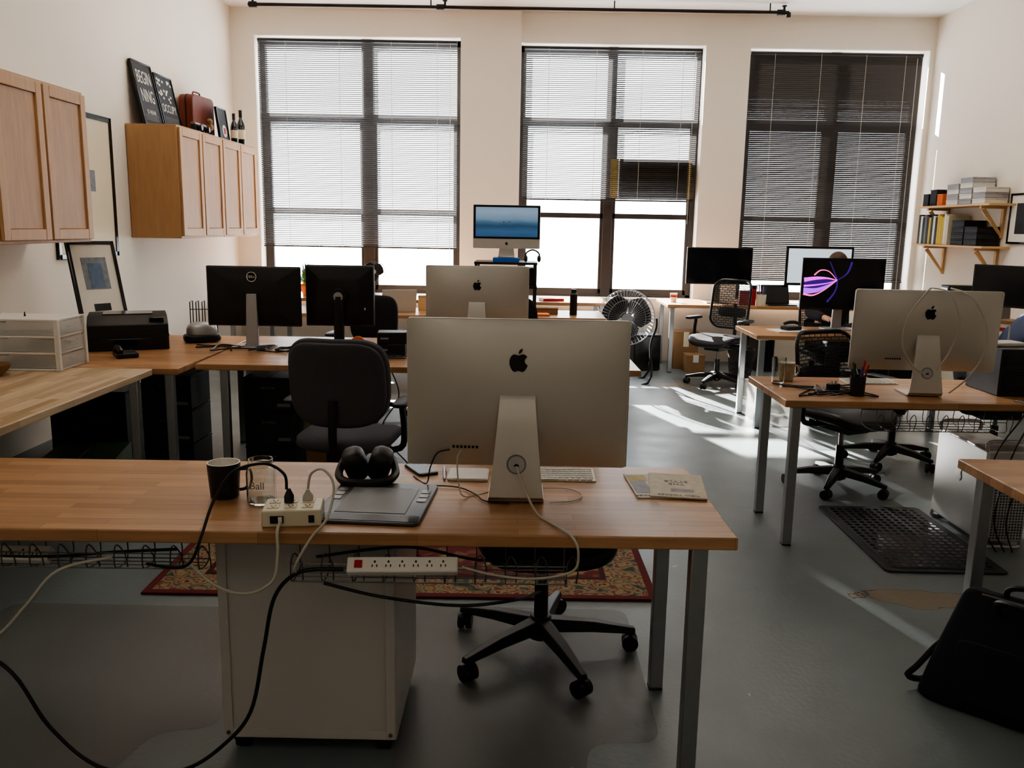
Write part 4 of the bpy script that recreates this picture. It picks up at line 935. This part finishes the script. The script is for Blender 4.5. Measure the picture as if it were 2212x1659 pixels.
for k in range(9):
    x=-1.95+k*.14; pts=[(x+R.uniform(-.16,.16),5.30+R.uniform(-.05,.28),.757+.005*(k%3)) for _ in range(7)]
    cable(pts,.0045,M_black,'tangled black cable behind the monitors')
for k in range(3):
    x=-.9+k*.1; pts=[(x+R.uniform(-.15,.15),5.12+R.uniform(-.05,.1),.757+.005*(k%3)) for _ in range(6)]
    cable(pts,.004,M_black,'loose black cable on the second desk row')
for k,x in enumerate((-1.02,-.75,-.3,.1)):
    cable([(x,5.0,.70),(x+.05,4.95,.55),(x-.05,4.93,.35),(x+.1,4.95,.15),(x+.2,4.95,.03),(x+.4,5.0,.02)],.004,M_black if k%2 else M_cabw,'cable hanging below the second desk row')
r=root('tape_roll','orange roll of tape standing on the desk','tape',(-1.02,5.40,.80),.1); b=B(M_orange); b.lathe([(.048,-.012),(.048,.012),(.026,.012),(.026,-.012),(.048,-.012)],n=28,M=RXm(pi/2),cap=False); b.make('tape',r); b=B(M_card); b.lathe([(.026,-.012),(.026,.012),(.023,.012),(.023,-.012),(.026,-.012)],n=24,M=RXm(pi/2),cap=False); b.make('core',r)
for i,(x,y,z) in enumerate(((-.79,5.32,.75),(-.79,5.32,.822))):
    r=root('drive_enclosure','black external drive enclosure on the desk','hard drive',(x,y,z),.1*i,'stacked black drives'); B(M_black).box(-.09,-.07,0,.09,.07,.072).make('case',r,bevel=.006); B(M_sil).box(-.07,-.0725,.03,-.02,-.07,.04).make('front_slot',r)
for x in (-2.12,-1.50):
    for k in range(3):
        carton((x,5.22,k*.212),.30,.32,.208,M_cardk,'black printer cartridge box reading brother',group='black boxes under the desk',lab='brother')
carton((-2.62,5.05,0),.42,.40,.16,M_green,'green cardboard box under the counter',rz=.2,tape=M_white)
carton((-2.8,5.62,0),.5,.35,.45,M_cardk,'large dark box under the counter')
carton((-1.18,5.28,0),.24,.3,.50,M_card,'brown cardboard box under the desk',tape=M_cream2)
def tower(loc,rz,lab,s=(.19,.42,.42)):
    r=root('tower_computer',lab,'computer',loc,rz,'black computer towers')
    B(M_black).box(-s[0]/2,-s[1]/2,.01,s[0]/2,s[1]/2,s[2]).make('case',r,bevel=.006)
    B(M_blackg).box(-s[0]/2+.01,-s[1]/2-.006,.03,s[0]/2-.01,-s[1]/2,s[2]-.02).make('front_panel',r,bevel=.003)
    for x in (-1,1):
        for y in (-1,1): B(M_rub).cyl((x*s[0]*.35,y*s[1]*.4,0),(x*s[0]*.35,y*s[1]*.4,.01),.015,n=10).make('foot',r)
tower((1.40,9.60,0),.1,'black computer tower under the window desk',(.3,.4,.40))
tower((2.45,7.0,0),0,'black computer tower under a desk',(.2,.45,.44)); tower((2.72,7.0,0),0,'black computer tower beside another tower',(.2,.45,.40))
tower((2.75,9.7,0),0,'black computer tower below the two monitors'); tower((-.3,7.95,0),.2,'black computer tower under the laptop desk')
carton((1.88,9.74,0),.28,.3,.42,M_card,'brown cardboard box under the window desk',tape=M_cream2)
carton((1.94,9.40,0),.20,.2,.20,M_card,'small cardboard box with white tape',tape=M_white)
r=root('waste_bin','black wire mesh waste bin on the floor','bin',(2.35,9.0,0)); b=B(M_mesh); b.lathe([(.11,0.005),(.14,.32)],n=28,cap=False); b.make('mesh_wall',r); b=B(M_black); b.tube([(.14*math.cos(a*pi/12),.14*math.sin(a*pi/12),.32) for a in range(24)],.006,6,loop=True); b.cyl((0,0,0),(0,0,.008),.112,n=28); b.make('rim_and_base',r)
r=root('storage_bin','clear plastic storage bin under the desk','bin',(2.10,7.0,0)); b=B(M_bin); b.box(-.17,-.25,0,.17,.25,.006); b.box(-.17,-.25,0,-.164,.25,.30); b.box(.164,-.25,0,.17,.25,.30); b.box(-.17,-.25,0,.17,-.244,.30); b.box(-.17,.244,0,.17,.25,.30); b.make('tub',r,bevel=.002); b=B(M_bin); b.tube([(-.175,-.255,.30),(.175,-.255,.30),(.175,.255,.30),(-.175,.255,.30)],.007,6,loop=True); b.make('rim',r)

# ------------------------------------------------------------------ fans
def fan(loc,rz,lab,rad,cz,tilt=0,foot='floor'):
    r=root('fan',lab,'fan',loc,rz,'round caged fans')
    M=TR(0,0,cz)@RXm(tilt)
    b=B(M_sil if foot=='floor' else M_black)
    def circ(q,y): return [(q*math.cos(a*2*pi/40),y,q*math.sin(a*2*pi/40)) for a in range(40)]
    b.tube(circ(rad,0),rad*.018,6,loop=True,M=M); b.tube(circ(rad*.98,-.05*rad/.27),rad*.010,6,loop=True,M=M); b.tube(circ(rad*.66,-.085*rad/.27),rad*.007,5,loop=True,M=M); b.tube(circ(rad*.25,-.09*rad/.27),rad*.01,5,loop=True,M=M)
    nw=48
    for k in range(nw):
        a=k*2*pi/nw; c,s_=math.cos(a),math.sin(a); f=rad/.27
        b.tube([(rad*.2*c,-.09*f,rad*.2*s_),(rad*.66*c,-.085*f,rad*.66*s_),(rad*.98*c,-.05*f,rad*.98*s_),(rad*c,0,rad*s_),(rad*.9*c,.08*f,rad*.9*s_),(rad*.2*c,.09*f,rad*.2*s_)],rad*.0055,4,M=M)
    b.make('cage',r)
    f=rad/.27
    for k in range(3):
        a0=k*2*pi/3+.4; vs=[];fs=[]
        for i in range(7):
            t=i/6
            for j in range(7):
                u=j/6
                q=rad*(.12+.76*t); wd=(.42+.62*math.sin(pi*min(1,t*.75+.15))); a=a0+(u-.5)*wd*2*(1.0 if t<.8 else .85)
                vs.append((q*math.cos(a),(-.03+.06*u)*f,q*math.sin(a)))
        for i in range(6):
            for j in range(6): p=i*7+j; fs.append((p,p+1,p+8,p+7))
        bl=B(M_black); bl.add(vs,fs,M); bl.make('blade',r,solid=.003,ang=80)
    b=B(M_black); b.cyl((0,.09*f,0),(0,-.03*f,0),rad*.16,n=20,M=M); b.make('motor',r)
    b=B(M_sil); b.cyl((0,-.095*f,0),(0,-.088*f,0),rad*.2,n=24,M=M); b.make('badge',r)
    b=B(M_black)
    if foot=='floor':
        b.tube([(-rad-.02,0,cz),(-rad-.02,.0,cz-.1),(-rad*.9,.0,cz-rad),(-rad*.8,-.16,.015),(rad*.8,-.16,.015),(rad*.9,0,cz-rad),(rad+.02,0,cz-.1),(rad+.02,0,cz)],.012,8,4)
        b.tube([(-rad*.9,.0,cz-rad),(-rad*.8,.20,.015),(rad*.8,.20,.015),(rad*.9,0,cz-rad)],.012,8,4)
    else:
        b.cyl((0,.02,.01),(0,.03,cz-rad*.1),.012,n=10); b.lathe([(.08,0),(.08,.012),(.03,.03)],n=24)
    b.make('stand',r)
fan((1.09,8.72,0),-.05,'large round floor fan with dark blades and wire cage',.285,.66,.05)
fan((-1.63,9.62,.75),.2,'small black desk fan on the window desk',.125,.28,0,'desk')
r=root('potted_plant','small leafy plant in a terracotta pot','plant',(-2.36,9.55,.75)); b=B(M_terra); b.lathe([(.05,0),(.07,.11),(.078,.11),(.078,.135),(.068,.135),(.06,.10),(.001,.10)],n=24); b.make('pot',r)
b=B(M_green)
for k in range(46):
    a=R.uniform(0,6.28);el=R.uniform(.3,1.4);l_=R.uniform(.12,.30)
    d=Vector((math.cos(a)*math.cos(el),math.sin(a)*math.cos(el),math.sin(el))); s_=d.cross(Vector((0,0,1))).normalized()*.018; o_=Vector((0,0,.11))
    p=[o_,o_+d*l_*.5+s_,o_+d*l_,o_+d*l_*.5-s_]; b.add(p,[(0,1,2,3)])
b.make('leaves',r,flat=True)['kind']='stuff'
def laptop(loc,rz,lab,mat,scr):
    r=root('laptop',lab,'laptop',loc,rz,'laptops'); B(mat).box(-.16,-.11,0,.16,.11,.012).make('keyboard_deck',r,bevel=.003)
    M=TR(0,.11,.012)@RXm(-.3); B(mat).box(-.16,0,0,.16,.006,.21,M).make('lid',r,bevel=.002); B(scr).box(-.15,-.001,.01,.15,0,.2,M).make('screen',r,flat=True)
laptop((-1.15,8.05,.75),pi+.3,'white laptop open on a desk, lid toward the room',M_white,M_off)
laptop((2.85,9.45,.75),.1,'black laptop open beside the monitors',M_black,M_off)
def thermos(loc,h,rad,mat,lab):
    r=root('thermos',lab,'bottle',loc); b=B(mat); b.lathe([(rad*.95,0),(rad,.005),(rad,h*.8),(rad*.7,h*.86)],n=20); b.make('body',r); b=B(M_black); b.lathe([(rad*.75,h*.86),(rad*.75,h)],n=20); b.make('cap',r)
thermos((.50,7.95,.75),.24,.035,M_black,'dark thermos bottle on the desk'); thermos((-.72,8.1,.75),.2,.03,M_alud,'metal bottle on the desk')
carton((-.88,8.2,.75),.16,.14,.14,M_pine,'small light wooden box on the desk'); carton((.25,8.05,.75),.22,.15,.06,M_card,'flat cardboard box on the desk')
book((.15,7.86,.75),.24,.17,.02,M_orange,'orange notebook lying on the desk',rz=.1)
book((.35,9.5,.75),.24,.17,.03,M_red,'red book lying on the window desk',rz=.3)
book((-.8,9.5,.75),.28,.2,.02,M_paper,'white papers on the window desk',rz=-.2)
r=root('headphones','black headphones resting on the computer stand','headphones',(.12,8.54,1.206)); b=B(M_black); b.tube([(-.07,0,.03),(-.06,0,.09),(0,0,.12),(.06,0,.09),(.07,0,.03)],.008,8,5); b.make('headband',r)
for sx in (-1,1): b=B(M_black); b.sell((sx*.065,0,.035),(.02,.035,.035)); b.make('ear_cup',r)
for i,(x,mt,h) in enumerate(((2.60,M_black,.2),(1.72,M_white,.1))):
    r=root('cup','%s cup on the window desk'%('tall black' if i==0 else 'small white'),'cup',(x,9.62,.75)); b=B(mt); b.lathe([(.032,0),(.04,h),(.037,h),(.03,.006),(.001,.006)],n=20); b.make('cup_body',r); b=B(M_red); b.lathe([(.0385,h*.55),(.0395,h*.8)],n=20,cap=False); b.make('band',r)
r=root('pen_cup','beige cup holding brushes and pens','pen holder',(2.62,9.36,.75)); b=B(M_cream); b.lathe([(.05,0),(.055,.12),(.05,.12),(.046,.006),(.001,.006)],n=20); b.make('cup',r)
for k in range(6):
    pr=root('pen','long pen standing in a beige cup','pen',(2.62+.02*math.cos(k),9.36+.02*math.sin(k),.757),0,'pens in the beige cup'); b=B((M_black,M_red,M_blue)[k%3]); b.cyl((0,0,0),(.03*math.cos(k),.02*math.sin(k),.2),.004,n=6); b.make('barrel',pr); B(M_black).cyl((.03*math.cos(k),.02*math.sin(k),.2),(.032*math.cos(k),.022*math.sin(k),.22),.005,n=6).make('cap',pr)
book((2.47,9.40,.83),.2,.16,.03,M_red,'red book standing by a monitor',rot=(pi/2,0,.3))
book((2.20,6.98,.75),.3,.22,.008,M_paper,'loose white papers on the desk',rz=.2)
r=root('desk_phone','black phone with papers on the desk','phone',(2.22,7.0,.76),.4); B(M_black).box(-.07,-.05,0,.07,.05,.03).make('base',r,bevel=.006); b=B(M_black); b.tube([(-.07,0,.05),(-.03,0,.06),(.03,0,.06),(.07,0,.05)],.014,8,4); b.make('handset',r)
r=root('paper_cup','white paper coffee cup with lid','cup',(2.95,6.95,.75)); b=B(M_white); b.lathe([(.028,0),(.038,.10)],n=20); b.make('cup_body',r); b=B(M_paper); b.lathe([(.041,.10),(.041,.108),(.036,.118)],n=20); b.make('lid',r)
# ------------------------------------------------------------------ pine shelves with books
def shelf(z,y0,y1,lab):
    r=root('wall_shelf',lab,'shelf',(XR,(y0+y1)/2,z),0,'pine wall shelves'); L=(y1-y0)/2
    B(M_pine).box(-.27,-L,-.02,0,L,0).make('shelf_board',r,bevel=.002)
    for y in (-L*.72,L*.72):
        b=B(M_pine); b.box(-.022,y-.02,-.32,0,y+.02,-.02); b.box(-.24,y-.02,-.045,-.022,y+.02,-.02)
        b.loft([[(-.02,y-.012,-.31),(-.02,y+.012,-.31),(-.02,y+.012,-.275),(-.02,y-.012,-.275)],[(-.225,y-.012,-.065),(-.225,y+.012,-.065),(-.19,y+.012,-.045),(-.19,y-.012,-.045)]]); b.make('bracket',r,bevel=.001)
shelf(1.84,8.2,9.7,'upper pine wall shelf stacked with boxes')
shelf(1.44,8.25,9.7,'lower pine wall shelf with binders and black boxes')
def binder(y,t,h,mat,nm):
    r=root('binder','%s binder standing on the lower shelf'%nm,'binder',(XR-.13,y,1.441),0,'binders on the lower shelf')
    b=B(mat); b.box(-.11,-t/2,0,.11,-t/2+.004,h); b.box(-.11,t/2-.004,0,.11,t/2,h); b.box(-.114,-t/2,0,-.11,t/2,h); b.make('cover',r,flat=True)
    B(M_paper).box(-.105,-t/2+.006,.004,.10,t/2-.006,h-.01).make('pages',r,flat=True)
y=9.66
for k in range(14):
    nm=('black','white','black','gray','black','yellow','black','white','black','yellow','yellow','yellow','white','cream')[k]
    mt={'black':M_black,'white':M_white,'gray':M_alud,'yellow':M_yellow,'cream':M_cream}[nm]; t_=.048
    binder(y-t_/2,t_-.004,.31-.015*(k%3),mt,nm); y-=t_
for c in range(2):
    for k in range(4-c):
        carton((XR-.13,8.80-c*.26,1.441+k*.062),.22,.24,.06,M_cardk,'black media box stacked on the lower shelf',group='black boxes on the lower shelf')
for c in range(3):
    for k in range((4,5,3)[c]):
        carton((XR-.13,8.98-c*.26,1.841+k*.052),.22,.235,.05,M_sil if (k+c)%2 else M_white,'silver media box stacked on the upper shelf',group='silver boxes on the upper shelf')
carton((XR-.13,9.28,1.841),.18,.12,.12,M_orange,'orange box on the upper shelf'); carton((XR-.13,9.43,1.841),.18,.14,.17,M_cardk,'black box on the upper shelf'); carton((XR-.13,9.60,1.841),.18,.12,.13,M_cardk,'short black box on the upper shelf')
picture('framed_picture','black framed black and white photograph on the white wall','picture',(XR-.014,7.93,1.47),.72,.46,-pi/2,0,.018,matm=M_paper,art=M_dk2,artsize=(.5,.28),artc=(0,.23))
tower((4.38,8.62,.75),-pi/2,'black tower on the wall desk',(.16,.3,.30))
for k in range(4): book((4.05,6.9+.02*k,.75+k*.03),.28,.2,.028,(M_paper,M_red,M_paperg,M_card)[k],'book in a stack on the wall desk',rz=-1.4+.1*k,group='books on the wall desk')
carton((4.2,6.2,.75),.3,.25,.2,M_cardk,'black box on the wall desk',rz=.2); carton((4.25,9.1,.75),.25,.25,.14,M_cardk,'dark box at the end of the wall desk')

# ------------------------------------------------------------------ lights
d=Vector((.33,-1,-.42)).normalized()
s=bpy.data.lights.new('sun','SUN'); s.energy=70; s.angle=.012; s.color=(1,.97,.93)
o=bpy.data.objects.new('sun',s); COL.objects.link(o); o.rotation_euler=d.to_track_quat('-Z','Y').to_euler(); o.location=(-6,20,10)
for (x,y,e,sz) in ((-2.0,4.0,15,1.4),(-1.5,-1,11,1.6),(2,-1,8,1.6),(-1.6,7.6,18,1.6),(2.2,7.2,28,1.6)):  # added warm fill below the ceiling, no fixtures belong to it
    a=bpy.data.lights.new('fill_light','AREA'); a.energy=e; a.size=sz; a.color=(1,.90,.78)
    o=bpy.data.objects.new('fill_light',a); COL.objects.link(o); o.location=(x,y,3.88)
w=bpy.data.worlds.new('w'); sc.world=w; w.use_nodes=True; bg=w.node_tree.nodes['Background']; bg.inputs[0].default_value=(.90,.95,1,1); bg.inputs[1].default_value=8
sc.view_settings.view_transform='AgX'; sc.view_settings.look='AgX - Medium High Contrast'; sc.view_settings.exposure=.45

# ------------------------------------------------------------------ camera
p=math.radians(10.4);rl=math.radians(1.0);yaw=math.radians(-0.4)
fw=Vector((math.sin(yaw)*math.cos(p),math.cos(yaw)*math.cos(p),-math.sin(p)))
ri=Vector((math.cos(yaw),-math.sin(yaw),0)); up=ri.cross(fw)
ri2=ri*math.cos(rl)+up*math.sin(rl); up2=up*math.cos(rl)-ri*math.sin(rl)
cd=bpy.data.cameras.new('camera'); cd.sensor_width=36; cd.lens=1855/2212*36; cd.clip_start=.05
cam=bpy.data.objects.new('camera',cd); COL.objects.link(cam)
M=Matrix((ri2,up2,-fw)).transposed().to_4x4(); M.translation=(0,0,1.55); cam.matrix_world=M
sc.camera=cam
